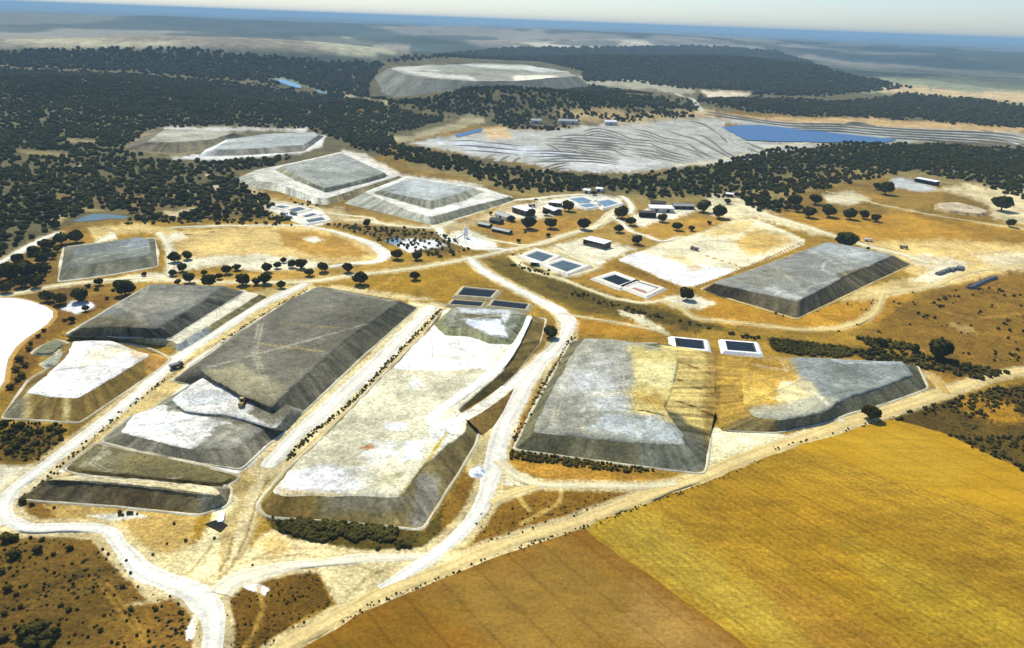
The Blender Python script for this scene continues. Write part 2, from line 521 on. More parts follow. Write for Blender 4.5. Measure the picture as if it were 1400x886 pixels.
# left bush land
gp((146, 104, 40), [(-300, 640), (90, 640), (150, 700), (330, 820), (330, 1000), (-300, 1000)], 4, 4)
gp((104, 80, 28), [(-100, 740), (110, 730), (170, 780), (190, 850), (120, 900), (-100, 900)], 14, 8, .6)
gl((84, 62, 18), [(-40, 828), (60, 806), (110, 784), (170, 776)], 4, 6, 3, .6)
gp((208, 168, 92), [(60, 690), (150, 690), (270, 706), (250, 780), (215, 790), (160, 745), (90, 716)], 5, 5)
gp((238, 214, 160), [(180, 790), (250, 770), (285, 720), (320, 740), (330, 790), (290, 830), (250, 810), (190, 800)], 6, 6, .95)
gp((228, 222, 200), [(120, 705), (180, 698), (200, 706), (150, 713)], 2, 3)
gp((226, 205, 150), [(180, 745), (230, 755), (300, 730), (300, 775), (230, 785)], 7, 6, .8)
gp((226, 205, 150), [(175, 790), (200, 820), (170, 828), (235, 820), (265, 815), (230, 800)], 4, 5, .8)
gp(WHITE, [(255, 862), (266, 840), (270, 842), (266, 872), (254, 876)], 1, 1)
gp(CREAM, [(-60, 636), (60, 636), (100, 625), (60, 660), (20, 690), (-60, 700)], 4, 4)
gl((175, 130, 50), [(135, 798), (160, 830), (200, 882)], 1.0, 1.5, 1, .7)
gl((175, 130, 50), [(146, 796), (168, 826), (208, 880)], 1.0, 1.5, 1, .7)
gp(DKBROWN, [(-20, 590), (60, 582), (90, 590), (70, 618), (30, 636), (-20, 632)], 4, 4, .8)
gp((140, 96, 30), [(6, 450), (70, 410), (190, 395), (110, 440), (60, 470), (50, 500), (20, 540), (5, 530)], 4, 3, .9)
gp(WHITE, [(82, 422), (100, 412), (125, 414), (130, 420), (105, 428)], 1.5, 1.5)
gp((120, 88, 30), [(0, 380), (60, 388), (160, 382), (200, 385), (150, 398), (90, 410), (0, 404)], 5, 4, .7)
# left pad and oval yard
gp((226, 190, 118), [(225, 318), (300, 312), (417, 308), (476, 322), (520, 342), (528, 352), (500, 360), (420, 366), (330, 362), (240, 356)], 3, 3)
gp((196, 142, 52), [(380, 314), (430, 316), (480, 330), (505, 345), (490, 354), (430, 350), (390, 338)], 4, 4, .9)
gp((232, 224, 196), [(410, 326), (432, 324), (444, 328), (430, 333)], 1.5, 1.5)
gp((240, 228, 190), [(232, 358), (300, 350), (370, 348), (450, 358), (440, 366), (360, 372), (300, 362), (240, 372)], 3, 3)
gp((240, 230, 196), [(217, 319), (250, 318), (256, 325), (236, 330), (240, 345), (228, 350)], 2, 2, .9)
gp(CREAM, [(150, 384), (190, 374), (232, 374), (236, 382), (180, 386)], 2, 2)
gp((222, 190, 120), [(120, 312), (190, 306), (240, 312), (232, 322), (196, 316), (130, 326)], 3, 3)
gp(CREAM, [(128, 330), (156, 318), (160, 326), (130, 334)], 2, 2)
gp((196, 150, 66), [(232, 378), (480, 366), (560, 356), (600, 362), (560, 372), (420, 388), (300, 392), (235, 386)], 3, 3)
gl((108, 72, 30), [(250, 322), (270, 319), (292, 317)], 2.2)
# ground left of big heap: road corridor
gp((228, 196, 126), [(350, 398), (426, 388), (440, 396), (420, 410), (300, 470), (262, 520), (190, 580), (110, 640), (76, 652), (60, 660), (100, 612), (240, 488), (300, 440)], 2, 2)
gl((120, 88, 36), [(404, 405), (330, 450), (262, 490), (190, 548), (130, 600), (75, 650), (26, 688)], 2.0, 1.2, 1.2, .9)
gp(DKBROWN, [(100, 575), (180, 535), (232, 498), (245, 505), (170, 560), (100, 600), (90, 592)], 3, 3, .55)
# between big heap and centre pad
gp((232, 214, 160), [(560, 412), (610, 416), (560, 470), (480, 560), (400, 640), (385, 680), (340, 690), (300, 780), (270, 780), (290, 700), (340, 640), (400, 572), (500, 490)], 2, 2)
gp((196, 166, 104), [(350, 600), (400, 590), (420, 640), (400, 680), (360, 700), (330, 770), (300, 790), (300, 720), (330, 680), (300, 660), (335, 640)], 5, 4, .9)
gp((170, 140, 84), [(300, 655), (330, 650), (345, 662), (310, 690), (292, 700)], 4, 4, .8)
gl((222, 200, 150), [(385, 620), (350, 665), (330, 720), (312, 780)], 4, 3, 2, .8)
gl((222, 204, 158), [(360, 660), (345, 710), (330, 760)], 2.5, 2, 2, .6)
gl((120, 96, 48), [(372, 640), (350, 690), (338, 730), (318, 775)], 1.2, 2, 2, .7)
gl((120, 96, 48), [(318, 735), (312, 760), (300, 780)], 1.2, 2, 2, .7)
gp(WHITE, [(300, 630), (330, 615), (348, 592), (385, 586), (376, 600), (340, 640), (322, 648), (285, 640)], 1.5, 1)
# apron at the front of the centre pad
gp((238, 214, 156), [(330, 760), (360, 730), (380, 720), (440, 738), (560, 752), (620, 740), (600, 775), (530, 805), (470, 835), (455, 820), (430, 770), (370, 782), (310, 800)], 4, 4)
gp((218, 170, 84), [(350, 740), (380, 730), (400, 750), (370, 765)], 6, 5, .6)
gp((214, 165, 80), [(525, 785), (545, 775), (550, 790), (530, 800)], 5, 4, .7)
gp((120, 84, 24), [(310, 812), (350, 790), (430, 776), (455, 825), (400, 870), (370, 900), (310, 900)], 3, 3)
gp(WHITE, [(320, 800), (350, 797), (368, 806), (362, 814), (340, 806)], 1.5, 2)
gl((196, 150, 66), [(352, 802), (360, 830), (345, 870), (330, 890)], 1.4, 3, 2, .8)
gl((196, 150, 66), [(378, 876), (420, 845), (456, 832)], 2.5, 2, 2, .8)
gp((96, 78, 26), [(366, 706), (480, 716), (580, 726), (606, 690), (628, 680), (620, 720), (590, 750), (500, 754), (400, 736), (370, 722)], 3, 3)
gp((150, 106, 34), [(606, 700), (640, 640), (668, 630), (664, 690), (640, 725), (600, 760)], 4, 4)
gp((226, 204, 140), [(636, 600), (690, 540), (700, 545), (672, 600), (664, 650), (640, 650)], 4, 4, .9)
gp((226, 228, 235), [(646, 640), (656, 636), (661, 642), (656, 649), (646, 648)], 1, 1)
gp((150, 106, 32), [(650, 690), (700, 660), (900, 668), (860, 690), (780, 716), (650, 745)], 3, 3)
gl((205, 170, 90), [(707, 674), (716, 690), (724, 698)], 1.8, 1.5, 1, .8)
gl((205, 170, 90), [(768, 672), (764, 688), (740, 702), (712, 716)], 1.8, 1.5, 1, .8)
gp((226, 200, 130), [(670, 668), (735, 658), (728, 670), (672, 692)], 2, 2, .5)
gp((196, 140, 50), [(690, 622), (760, 636), (900, 652), (955, 650), (900, 668), (760, 662), (700, 640)], 3, 3)
gp(DKBROWN, [(698, 616), (780, 630), (780, 634), (700, 624)], 2, 2, .8)
gp((150, 112, 40), [(690, 480), (740, 425), (775, 440), (760, 470), (700, 500), (640, 570), (600, 590)], 3, 3)
gp((232, 222, 180), [(790, 462), (770, 470), (710, 610), (702, 612), (720, 570), (750, 500)], 2, 1, .6)
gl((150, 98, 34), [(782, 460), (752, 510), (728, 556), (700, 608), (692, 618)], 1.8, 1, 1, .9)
# golden field between
gp((180, 134, 36), [(480, 384), (560, 368), (640, 362), (660, 380), (660, 392), (630, 392), (615, 414), (570, 412), (450, 394)], 2, 2)
gp((226, 200, 140), [(425, 392), (480, 392), (545, 402), (600, 410), (570, 412), (445, 396)], 2, 2)
gl((205, 160, 80), [(505, 398), (530, 386), (545, 368)], 2, 1.5, 1, .7)
# green gully and centre grass
gp((120, 96, 30), [(662, 352), (700, 352), (760, 368), (840, 400), (930, 430), (1000, 450), (1040, 460), (1160, 485), (1260, 490), (1330, 500), (1260, 478), (1150, 474), (1000, 452), (880, 440), (790, 424), (720, 396), (680, 372)], 4, 3)
gp((96, 78, 24), [(720, 370), (800, 390), (900, 424), (990, 448), (950, 456), (860, 430), (760, 404)], 4, 4, .7)
gp((196, 138, 40), [(760, 430), (880, 440), (920, 458), (900, 462), (790, 458), (775, 445)], 3, 3)
gp((232, 220, 176), [(845, 424), (870, 428), (890, 440), (905, 446), (915, 458), (898, 454), (870, 442)], 2, 3)
gp((200, 142, 44), [(960, 400), (1085, 438), (1180, 400), (1260, 385), (1230, 430), (1160, 452), (1060, 450), (960, 440), (940, 420)], 3, 3)
gp((236, 224, 190), [(905, 405), (945, 402), (980, 415), (960, 422), (920, 420)], 2.5, 2)
gp((232, 200, 130), [(1135, 410), (1180, 395), (1230, 380), (1270, 372), (1300, 380), (1250, 400), (1180, 412)], 4, 4, .9)
gp(DKBROWN, [(1050, 462), (1160, 474), (1162, 488), (1100, 486), (1056, 480)], 2, 2)
# plant yard, right pads
gp((232, 222, 190), [(655, 300), (690, 285), (740, 275), (790, 268), (760, 292), (740, 302), (690, 302)], 3, 3, .9)
gp((228, 218, 186), [(605, 322), (640, 312), (680, 330), (680, 345), (640, 340), (610, 330)], 2, 3)
gp(WHITE, [(625, 320), (650, 322), (680, 338), (660, 342), (630, 333)], 1.5, 2)
gp((190, 138, 56), [(655, 310), (700, 300), (800, 296), (820, 290), (780, 318), (710, 336), (690, 330)], 3, 3)
gp(CREAM, [(758, 334), (800, 326), (870, 340), (840, 352), (816, 364), (780, 350)], 3, 3)
gp((236, 226, 196), [(860, 300), (900, 280), (925, 285), (960, 286), (920, 300), (880, 310)], 2, 3)
gp((232, 216, 170), [(965, 268), (1010, 268), (1050, 290), (1100, 300), (1140, 320), (1120, 322), (1033, 297), (1000, 300), (965, 290)], 3, 3, .95)
gp((204, 150, 56), [(862, 318), (900, 302), (960, 298), (990, 300), (950, 318), (900, 330)], 3, 3, .8)
gp((150, 108, 36), [(845, 356), (932, 394), (925, 398), (905, 394), (850, 372), (830, 358)], 2, 1.5, .8)
gp((190, 140, 52), [(790, 372), (830, 366), (905, 392), (925, 402), (880, 412), (820, 398), (780, 384)], 3, 2)
gp((196, 142, 46), [(1040, 290), (1160, 300), (1240, 290), (1330, 302), (1420, 318), (1420, 360), (1300, 336), (1190, 330), (1140, 322)], 3, 3)
gp((140, 104, 34), [(1250, 292), (1420, 320), (1420, 345), (1300, 316)], 4, 4, .5)
gp((170, 130, 52), [(1165, 262), (1260, 262), (1290, 256), (1290, 276), (1220, 290)], 3, 3, .8)
gp((222, 200, 150), [(1280, 256), (1330, 252), (1400, 262), (1440, 290), (1440, 312), (1360, 300), (1350, 280)], 4, 4)
gp(LGREY, [(1215, 246), (1232, 242), (1283, 258), (1262, 262), (1226, 257)], 1.5, 1)
gp((210, 196, 160), [(1125, 266), (1166, 262), (1190, 274), (1160, 280), (1130, 276)], 3, 2)
gp((234, 196, 122), [(1180, 330), (1300, 328), (1420, 335), (1420, 372), (1300, 392), (1250, 380), (1220, 350)], 5, 4)
gp((240, 224, 184), [(1235, 348), (1300, 352), (1330, 362), (1290, 386), (1240, 384), (1270, 370)], 4, 4)
gp((240, 224, 184), [(1330, 350), (1440, 342), (1440, 368), (1370, 368)], 5, 4, .8)
gp((146, 106, 34), [(1230, 415), (1300, 390), (1380, 372), (1500, 366), (1500, 500), (1400, 505), (1290, 530), (1260, 500), (1170, 460), (1220, 430)], 5, 5)
gl((200, 150, 70), [(1290, 426), (1330, 436), (1400, 428)], 3, 4, 2, .6)
gp((205, 170, 105), [(1300, 442), (1330, 446), (1335, 456), (1310, 452)], 3, 3, .6)
gp((90, 70, 24), [(1180, 480), (1330, 500), (1380, 512), (1300, 530), (1270, 510), (1200, 490)], 6, 5, .7)
gp((196, 140, 52), [(1258, 500), (1300, 512), (1360, 516), (1290, 534), (1272, 526)], 3, 3, .8)
gp((100, 76, 26), [(1200, 572), (1300, 545), (1420, 520), (1500, 510), (1500, 690), (1400, 640), (1290, 594), (1235, 580)], 3, 4)
gp((205, 145, 38), [(1295, 545), (1340, 540), (1385, 552), (1400, 575), (1370, 580), (1320, 565)], 5, 4, .8)
# pads in the right middle
PADI = [(845, 355), (932, 392), (951, 391), (1033, 361), (1100, 334), (1100, 327), (1033, 299), (1006, 299), (961, 317), (907, 332)]
gp((240, 226, 184), PADI, 1, .6)
gp((226, 178, 84), [(1000, 330), (1030, 312), (1060, 320), (1085, 330), (1050, 346), (1020, 350)], 6, 5, .9)
gp((234, 196, 116), [(960, 318), (1006, 300), (1033, 301), (1020, 315), (980, 325)], 4, 4, .8)
gp((246, 244, 236), [(847, 355), (870, 345), (1005, 370), (951, 391), (932, 391)], 1.5, 1.2, .95)
gp((226, 196, 130), [(905, 350), (930, 348), (965, 366), (955, 372), (930, 362)], 4, 3, .8)
gl((190, 130, 70), [(961, 348), (1005, 362), (1015, 367)], 2, 1, .6)
gl((150, 105, 48), [(950, 392), (990, 378), (1033, 360), (1098, 331)], 2.2, 1, .6)
# terraced tailings
gp((176, 174, 160), [(560, 196), (600, 188), (680, 175), (740, 178), (800, 172), (860, 168), (960, 158), (1000, 164), (990, 172), (1020, 190), (1060, 194), (1140, 196), (1080, 206), (1010, 222), (940, 226), (880, 236), (790, 234), (720, 224), (640, 212)], 2, 2)
gp((198, 202, 204), [(590, 192), (640, 192), (740, 202), (800, 212), (790, 220), (720, 212), (640, 206)], 3, 3, .9)
gp((204, 204, 196), [(720, 222), (800, 215), (900, 222), (860, 236), (790, 232)], 3, 3, .8)
gp((172, 170, 156), [(940, 158), (1040, 164), (1190, 172), (1330, 178), (1440, 184), (1440, 196), (1300, 192), (1200, 196), (1140, 194)], 2, 2)
gp((214, 178, 126), [(660, 176), (690, 172), (700, 188), (670, 192)], 3, 3, .9)
gp((205, 172, 116), [(760, 150), (830, 146), (860, 156), (960, 150), (1000, 160), (940, 164), (860, 168), (790, 166)], 4, 4, .8)
gp((214, 176, 120), [(940, 150), (1040, 160), (1200, 162), (1330, 170), (1440, 176), (1440, 182), (1320, 178), (1120, 170), (980, 160)], 2, 2, .8)
gp((224, 205, 172), [(958, 124), (1025, 127), (1024, 132), (970, 134)], 1.5, 1.5)
gp((170, 162, 132), [(770, 102), (870, 105), (950, 124), (945, 130), (860, 120), (770, 112)], 3, 3)
gl((200, 194, 176), [(925, 128), (950, 138), (960, 152), (1000, 160), (1080, 170)], 9, 1.5)
gl((190, 175, 130), [(474, 131), (500, 134), (530, 140)], 14, 1.2, 1)
gp((176, 162, 120), [(500, 188), (560, 186), (620, 168), (640, 158), (664, 160), (660, 168), (620, 178), (590, 186), (540, 196)], 2, 2, .9)
gp((150, 160, 120), [(368, 108), (378, 106), (420, 108), (440, 116), (448, 128), (430, 120), (400, 110)], 2, 2, .8)
# surrounds of the far left heap
gp((150, 132, 100), [(167, 202), (190, 184), (215, 176), (330, 182), (275, 205), (240, 215)], 3, 3, .9)
gp((205, 200, 184), [(215, 174), (300, 174), (420, 176), (418, 182), (340, 178), (260, 182)], 2, 2)
gp((222, 220, 208), [(236, 217), (270, 211), (300, 213), (410, 204), (428, 186), (446, 184), (440, 200), (410, 210), (300, 219)], 1.5, 1)
gp((205, 196, 172), [(470, 205), (500, 210), (545, 236), (560, 240), (640, 250), (700, 270), (690, 276), (540, 246), (520, 240), (470, 214)], 2, 2)
gp((205, 180, 130), [(330, 240), (370, 270), (430, 285), (470, 282), (480, 300), (520, 302), (590, 310), (640, 302), (700, 275), (720, 285), (610, 318), (480, 305), (350, 292)], 3, 3, .8)
gp((112, 90, 40), [(440, 306), (540, 308), (600, 316), (640, 340), (600, 352), (540, 335), (500, 322)], 3, 3, .85)
gp(WHITE, [(536, 332), (560, 326), (600, 330), (616, 337), (580, 340), (560, 345)], 1.5, 1.5)
gp((236, 230, 206), [(362, 283), (385, 276), (412, 281), (440, 288), (453, 302), (423, 311), (400, 302)], 1.5, 1)
# yard of ponds
gp((226, 206, 150), [(698, 352), (730, 338), (760, 340), (810, 368), (790, 378), (760, 376)], 2, 1.5, .9)
gp((236, 228, 204), [(774, 270), (800, 264), (850, 272), (852, 282), (800, 286), (775, 280)], 2, 2)
# haul loop apron
gp((244, 242, 234), [(680, 540), (738, 490), (745, 500), (722, 540), (700, 600), (676, 640), (672, 620), (690, 560)], 2, 1.5, .9)
gp((236, 226, 190), [(668, 615), (700, 640), (740, 656), (720, 664), (672, 662)], 2, 2)
gp((240, 226, 180), [(965, 584), (1076, 594), (1158, 576), (1200, 572), (1060, 620), (965, 655), (930, 660), (963, 640)], 2, 2)
gl((205, 160, 90), [(975, 640), (1060, 606), (1150, 582), (1215, 560)], 2.2, 2, 1.5, .7)
gp((226, 180, 100), [(1160, 565), (1220, 545), (1270, 530), (1285, 540), (1220, 562), (1170, 578)], 3, 3, .8)

# wheel marks over the dusty aprons
for a in ([(330, 770), (380, 750), (450, 748), (540, 770)], [(345, 765), (400, 758), (470, 762), (530, 790)], [(300, 790), (330, 760), (350, 720), (372, 690)],
          [(470, 820), (500, 790), (540, 770), (590, 760)], [(240, 800), (262, 780), (290, 745)], [(1240, 360), (1290, 372), (1340, 360), (1400, 350)], [(1250, 380), (1300, 352), (1380, 342)],
          [(770, 345), (800, 350), (830, 346)], [(690, 290), (730, 282), (770, 276)], [(1010, 285), (1060, 302), (1110, 316)], [(690, 560), (704, 590), (690, 640)], [(700, 545), (716, 530), (735, 505)]):
    for k in (0, 1.6): gl((176, 150, 96), [(x, y + k) for x, y in a], .9, 1.0, .8, .55)
def ground_mesh():
    # polar sheet: fine where the photograph looks, coarse elsewhere
    az = np.concatenate([np.radians(np.linspace(-180, -38, 26))[:-1], np.radians(np.linspace(-38, 38, 860)), np.radians(np.linspace(38, 180, 26))[1:-1]])
    dep = np.concatenate([np.linspace(85, 45, 8)[:-1], np.linspace(45, 2.6, 400)])
    r = HC / np.tan(np.radians(dep))
    r = np.concatenate([r, np.geomspace(r[-1] * 1.006, 20000, 110), np.geomspace(22000, 75000, 8)])
    A, Rr = np.meshgrid(az, r)
    X, Y = (np.sin(A) * Rr).ravel(), (np.cos(A) * Rr).ravel()
    Z = hgt(X, Y)
    nr, nc = len(r), len(az)
    C = np.empty((len(X), 4))
    front = (Y > 60) & (np.abs(X) < Y * 1.1)
    base = (144, 110, 42, .3)
    C[:] = np.array(lin(base, ALB) + [.3])
    C[front] = paint(X[front], Y[front], base, GL)
    # country beyond the traced ground carries on as woods and dry grass
    D = np.hypot(X, Y)
    w = sstep(1200, 2500, D) * (~front)
    C[:, :3] = C[:, :3] * (1 - w[:, None]) + np.array(lin(FAR, ALB)) * w[:, None]
    # broken woodland and pasture far out
    n = fbm(X / 1300, Y / 900, 31, 5)
    n3 = fbm(X / 300, Y / 380, 33, 4)
    C[:, :3] *= (1 + .6 * n3 * sstep(2500, 4500, D))[:, None]
    w = (sstep(3200, 6000, D) * sstep(-.02, .12, n) * .5)[:, None]
    C[:, :3] = C[:, :3] * (1 - w) + np.array(lin((140, 132, 110), ALB)) * w
    n4 = fbm(X / 520, Y / 900, 37, 5)
    w = (sstep(2800, 4200, D) * sstep(.02, .14, n4) * .75)[:, None]
    C[:, :3] = C[:, :3] * (1 - w) + np.array(lin((54, 62, 48), ALB)) * w
    lum = C[:, 1]
    # scrub density: more where the soil is dark
    C[:, 3] = np.clip(.85 - lum * 3.0, 0, .65) * sstep(5000, 1500, D) + .15 * sstep(1500, 900, D) * (lum < .35)
    X = np.append(X, 0); Y = np.append(Y, 0); Z = np.append(Z, 0)
    C = np.vstack([C, C[0]])
    V = np.stack([X, Y, Z], 1)
    F4 = grid_faces(nr, nc, True)[:, ::-1]
    me = mesh_np('ground', V, F4, [M_EARTH], True, C)
    o = link('ground', me)
    tag(o, 'dry grass and bare soil rolling away to the hazy horizon', kind='structure')
    # close the hole below the camera
    ring = V[:nc]
    me2 = mesh_np('ground_centre', np.vstack([ring, [[0, 0, 0]]]), [(i, nc, (i + 1) % nc) for i in range(nc)], [M_EARTH], True,
                  np.vstack([C[:nc], C[:1]]))
    tag(link('ground_centre', me2), 'dry soil', kind='structure')

# ---------------------------------------------------------------- ribbons: roads and tracks
def catmull(P, step=4.0):
    P = [np.array(p[:2]) for p in P]
    Q = [P[0] * 2 - P[1]] + P + [P[-1] * 2 - P[-2]]
    out, tp = [], []
    for i in range(1, len(Q) - 2):
        n = max(2, int(np.linalg.norm(Q[i + 1] - Q[i]) / step))
        for k in range(n):
            t = k / n
            tp.append(i - 1 + t)
            a, b, c, d = Q[i - 1], Q[i], Q[i + 1], Q[i + 2]
            out.append(.5 * ((2 * b) + (c - a) * t + (2 * a - 5 * b + 4 * c - d) * t * t + (3 * b - a - 3 * c + d) * t ** 3))
    out.append(Q[-2])
    tp.append(len(Q) - 3)
    return np.array(out), np.array(tp)
NZ = [0]
def ribbon(name, pts, width, c, mat=None, rut=.2, z=None, zoff=None, jit=.28, label=None, parent=None, taper=False):
    W = [at(p[0], p[1], z) for p in pts]
    wmax = float(np.mean(width))
    gl((228, 206, 152), pts, wmax * 1.35 + 1.5, 2.5, 1.8, .7)      # dust spilled along the road
    d0 = math.hypot(W[0][0], W[0][1])
    S, TP = catmull(W, max(3.0, d0 / 220))
    T = np.gradient(S, axis=0)
    T /= np.linalg.norm(T, axis=1)[:, None] + 1e-9
    Nn = np.stack([-T[:, 1], T[:, 0]], 1)
    nn = len(S)
    offs = np.array([-1, -.82, -.5, -.25, 0, .25, .5, .82, 1]) * .5
    NZ[0] += 1
    z0 = zoff if zoff is not None else .05 + .005 * NZ[0]
    V, C = [], []
    base = np.array(lin(c, ALB))
    wd = np.interp(TP, np.arange(len(width)), width) if hasattr(width, '__len__') else width
    wj = wd * (1 + jit * fbm(np.arange(nn) / 3.0, np.full(nn, NZ[0] * 3.7), 5))
    for j, o in enumerate(offs):
        e = (vnoise(np.arange(nn) / 1.7, np.full(nn, j * 9.1 + NZ[0])) * .10 if abs(o) > .4 else 0)
        q = S + Nn * (wj * (o + e))[:, None]
        gz = hgt(q[:, 0], q[:, 1]) if z is None else np.full(nn, z)
        V.append(np.column_stack([q, gz + (z0 + (0.04 if abs(o) < .3 else 0.0) if abs(o) < .48 else -.05)]))
        k = 1 - (rut if abs(abs(o) - .25) < .01 else 0) - (.10 if abs(o) > .4 else 0)
        n = 1 + .10 * fbm(np.arange(nn) / 6., np.full(nn, j * 1.3), 8)
        cc = np.column_stack([base[None, :] * (k * n)[:, None], np.zeros(nn)])
        C.append(cc)
    V = np.concatenate(V); C = np.concatenate(C)
    Fc = grid_faces(len(offs), nn)[:, ::-1]
    o = link(name, mesh_np(name, V, Fc, [mat or M_ROAD], True, C), parent)
    if parent is None:
        tag(o, label, kind='structure')
    return o
RW = (240, 234, 214); RC = (236, 220, 176); RT = (222, 190, 126)
ribbon('access_road', [(-60, 700), (0, 706), (40, 722), (97, 721), (145, 725), (168, 750), (194, 779), (226, 794), (266, 810), (288, 832), (293, 858), (291, 886), (285, 940)], [5, 6, 7, 6.5, 6, 6.5, 7.5, 8, 9, 8.5, 8, 8, 8], RW)
ribbon('haul_road', [(12, 716), (4, 694), (20, 668), (60, 638), (113, 598), (180, 545), (243, 490), (300, 452), (350, 420), (392, 400), (418, 388)], [6, 6, 6, 7, 7, 7, 8, 8, 9, 9, 8], RW)
ribbon('haul_road', [(430, 396), (408, 410), (370, 432), (320, 462), (280, 486), (264, 500), (266, 515), (256, 528), (225, 552), (190, 580), (150, 606), (110, 630), (82, 646)], [7, 7, 7, 6, 6, 7, 6, 5, 4, 4, 4, 3.5, 3], RW)
ribbon('haul_road', [(592, 418), (560, 450), (520, 492), (480, 530), (440, 565), (400, 600), (365, 640)], [8, 10, 11, 11, 10, 9, 7], RW)
ribbon('service_track', [(610, 420), (570, 462), (530, 504), (490, 545), (440, 594), (395, 640), (380, 660)], 2.6, RT)
ribbon('site_road', [(-40, 408), (0, 405), (59, 394), (103, 387), (190, 380), (235, 383), (300, 386), (390, 386), (430, 384), (476, 377), (564, 367), (650, 352), (699, 341), (739, 333), (774, 321), (811, 311), (826, 302), (838, 290), (850, 284)], [5, 5, 5, 5, 7, 6, 4, 5, 7, 6, 5, 6, 8, 8, 8, 9, 12, 11, 7], RC)
ribbon('site_road', [(-30, 366), (0, 359), (38, 338), (62, 325), (82, 318)], [5, 6, 8, 7, 5], RW)
ribbon('haul_road', [(641, 352), (660, 370), (682, 382), (712, 398), (738, 411), (762, 424), (777, 440), (774, 456), (758, 478), (735, 498), (712, 516), (694, 530)], [7, 8, 8, 8, 9, 10, 10, 9, 9, 9, 8, 7], RW)
ribbon('haul_road', [(742, 492), (722, 520), (706, 548), (690, 580), (680, 610), (674, 640), (668, 662), (660, 688), (645, 712), (620, 738), (585, 765), (545, 792), (520, 806)], [9, 10, 10, 9, 9, 9, 7, 6.5, 6, 6, 6, 6, 5.5], RW)
ribbon('farm_road', [(340, 920), (390, 884), (430, 862), (474, 838), (526, 808), (600, 782), (674, 750), (735, 730), (794, 712), (903, 672), (960, 652), (1000, 634), (1060, 612), (1110, 596), (1158, 578), (1214, 563), (1260, 548), (1293, 536), (1345, 518), (1400, 507), (1500, 490)], [5, 5.5, 6, 6, 6, 6.5, 6.5, 6.5, 6.5, 7, 7.5, 8, 8, 8, 8, 8, 8, 8, 7, 7, 7], (236, 205, 138))
ribbon('side_road', [(678, 630), (700, 648), (725, 660), (748, 663), (820, 664), (880, 665), (925, 662)], [6, 6, 5, 4.5, 4.5, 4.5, 4.5], RC)
ribbon('side_road', [(669, 688), (700, 675), (735, 664)], 3.5, (232, 205, 140))
ribbon('apron_road', [(300, 812), (320, 794), (365, 781), (400, 773), (440, 770), (490, 764), (540, 762), (580, 760)], [8, 8, 7, 6, 5, 5, 4, 3], (244, 232, 198))
ribbon('side_road', [(700, 350), (712, 362), (726, 371), (745, 375), (770, 382), (800, 394), (840, 408), (880, 414), (905, 411)], [5, 5, 4, 3, 3, 3, 3.5, 4, 4], (240, 222, 172))
ribbon('track', [(905, 411), (930, 420), (950, 435), (1000, 440), (1050, 446), (1100, 451), (1150, 448), (1180, 438), (1197, 425), (1203, 410), (1206, 400)], [3, 3, 3, 3, 3.5, 4, 4.5, 5, 5, 5, 5], (236, 205, 136))
ribbon('track', [(764, 428), (800, 434), (850, 442), (890, 450), (910, 455)], 2.2, (236, 214, 160))
ribbon('track', [(1206, 402), (1240, 396), (1280, 390), (1310, 376), (1350, 368), (1420, 360)], [5, 5, 5, 6, 6, 6], (236, 206, 140))
ribbon('side_road', [(1006, 278), (1050, 294), (1100, 309), (1142, 323), (1185, 336), (1235, 348), (1270, 360)], [9, 9, 8, 7, 8, 9, 9], (242, 228, 186))
ribbon('track', [(1130, 262), (1166, 268), (1200, 279), (1240, 287), (1285, 296), (1321, 301), (1370, 309), (1430, 316)], 3.2, (226, 205, 150))
ribbon('side_road', [(590, 310), (612, 302), (640, 294), (662, 286), (699, 275), (737, 271), (774, 267), (800, 266)], [5, 6, 6, 6, 7, 8, 7, 5], (242, 232, 200))
ribbon('side_road', [(470, 300), (500, 302), (530, 307), (570, 311), (600, 310), (620, 303)], [4, 5, 5, 5, 5, 5], (238, 226, 188))
ribbon('side_road', [(453, 292), (480, 295), (508, 298), (516, 304), (530, 307)], 3.5, (238, 226, 190))
ribbon('side_road', [(600, 312), (606, 322), (625, 332), (650, 340), (672, 340), (700, 342)], [6, 7, 6, 5, 5, 4], (244, 238, 220))
ribbon('track', [(650, 322), (680, 330), (706, 334), (718, 336)], 4, (240, 226, 184))
ribbon('oval_track', [(235, 311), (300, 309), (380, 308), (417, 309), (450, 315), (476, 322), (505, 332), (522, 343), (525, 352), (512, 358), (476, 361), (450, 365)], [3, 3, 3, 4, 5, 6, 9, 11, 10, 8, 6, 5], (242, 236, 214))
ribbon('track', [(217, 318), (226, 330), (232, 345), (233, 360), (232, 378)], 4.5, (240, 228, 190))
ribbon('side_road', [(838, 296), (852, 306), (862, 316), (885, 323), (905, 330), (930, 324)], [6, 5, 4.5, 5, 4, 3.5], (242, 232, 204))
ribbon('side_road', [(850, 268), (858, 274), (864, 284), (862, 292)], 5, (240, 234, 214))
ribbon('track', [(757, 338), (780, 350), (800, 358), (816, 366), (800, 372), (775, 378)], 4, (240, 224, 180))
ribbon('track', [(440, 288), (430, 283), (400, 278), (365, 274), (350, 268)], 3.5, (232, 218, 180))
ribbon('track', [(1153, 578), (1142, 566), (1128, 552), (1112, 536)], 2.8, (232, 222, 190), z=None)
ribbon('track', [(1272, 512), (1286, 526), (1294, 538)], 4, (226, 180, 100))
ribbon('gravel_track', [(1060, 200), (1090, 197), (1120, 192), (1146, 187)], 6, (226, 210, 170))
ribbon('gravel_track', [(925, 226), (980, 220), (1020, 210), (1060, 200)], 5, (220, 205, 168))

ground_mesh()

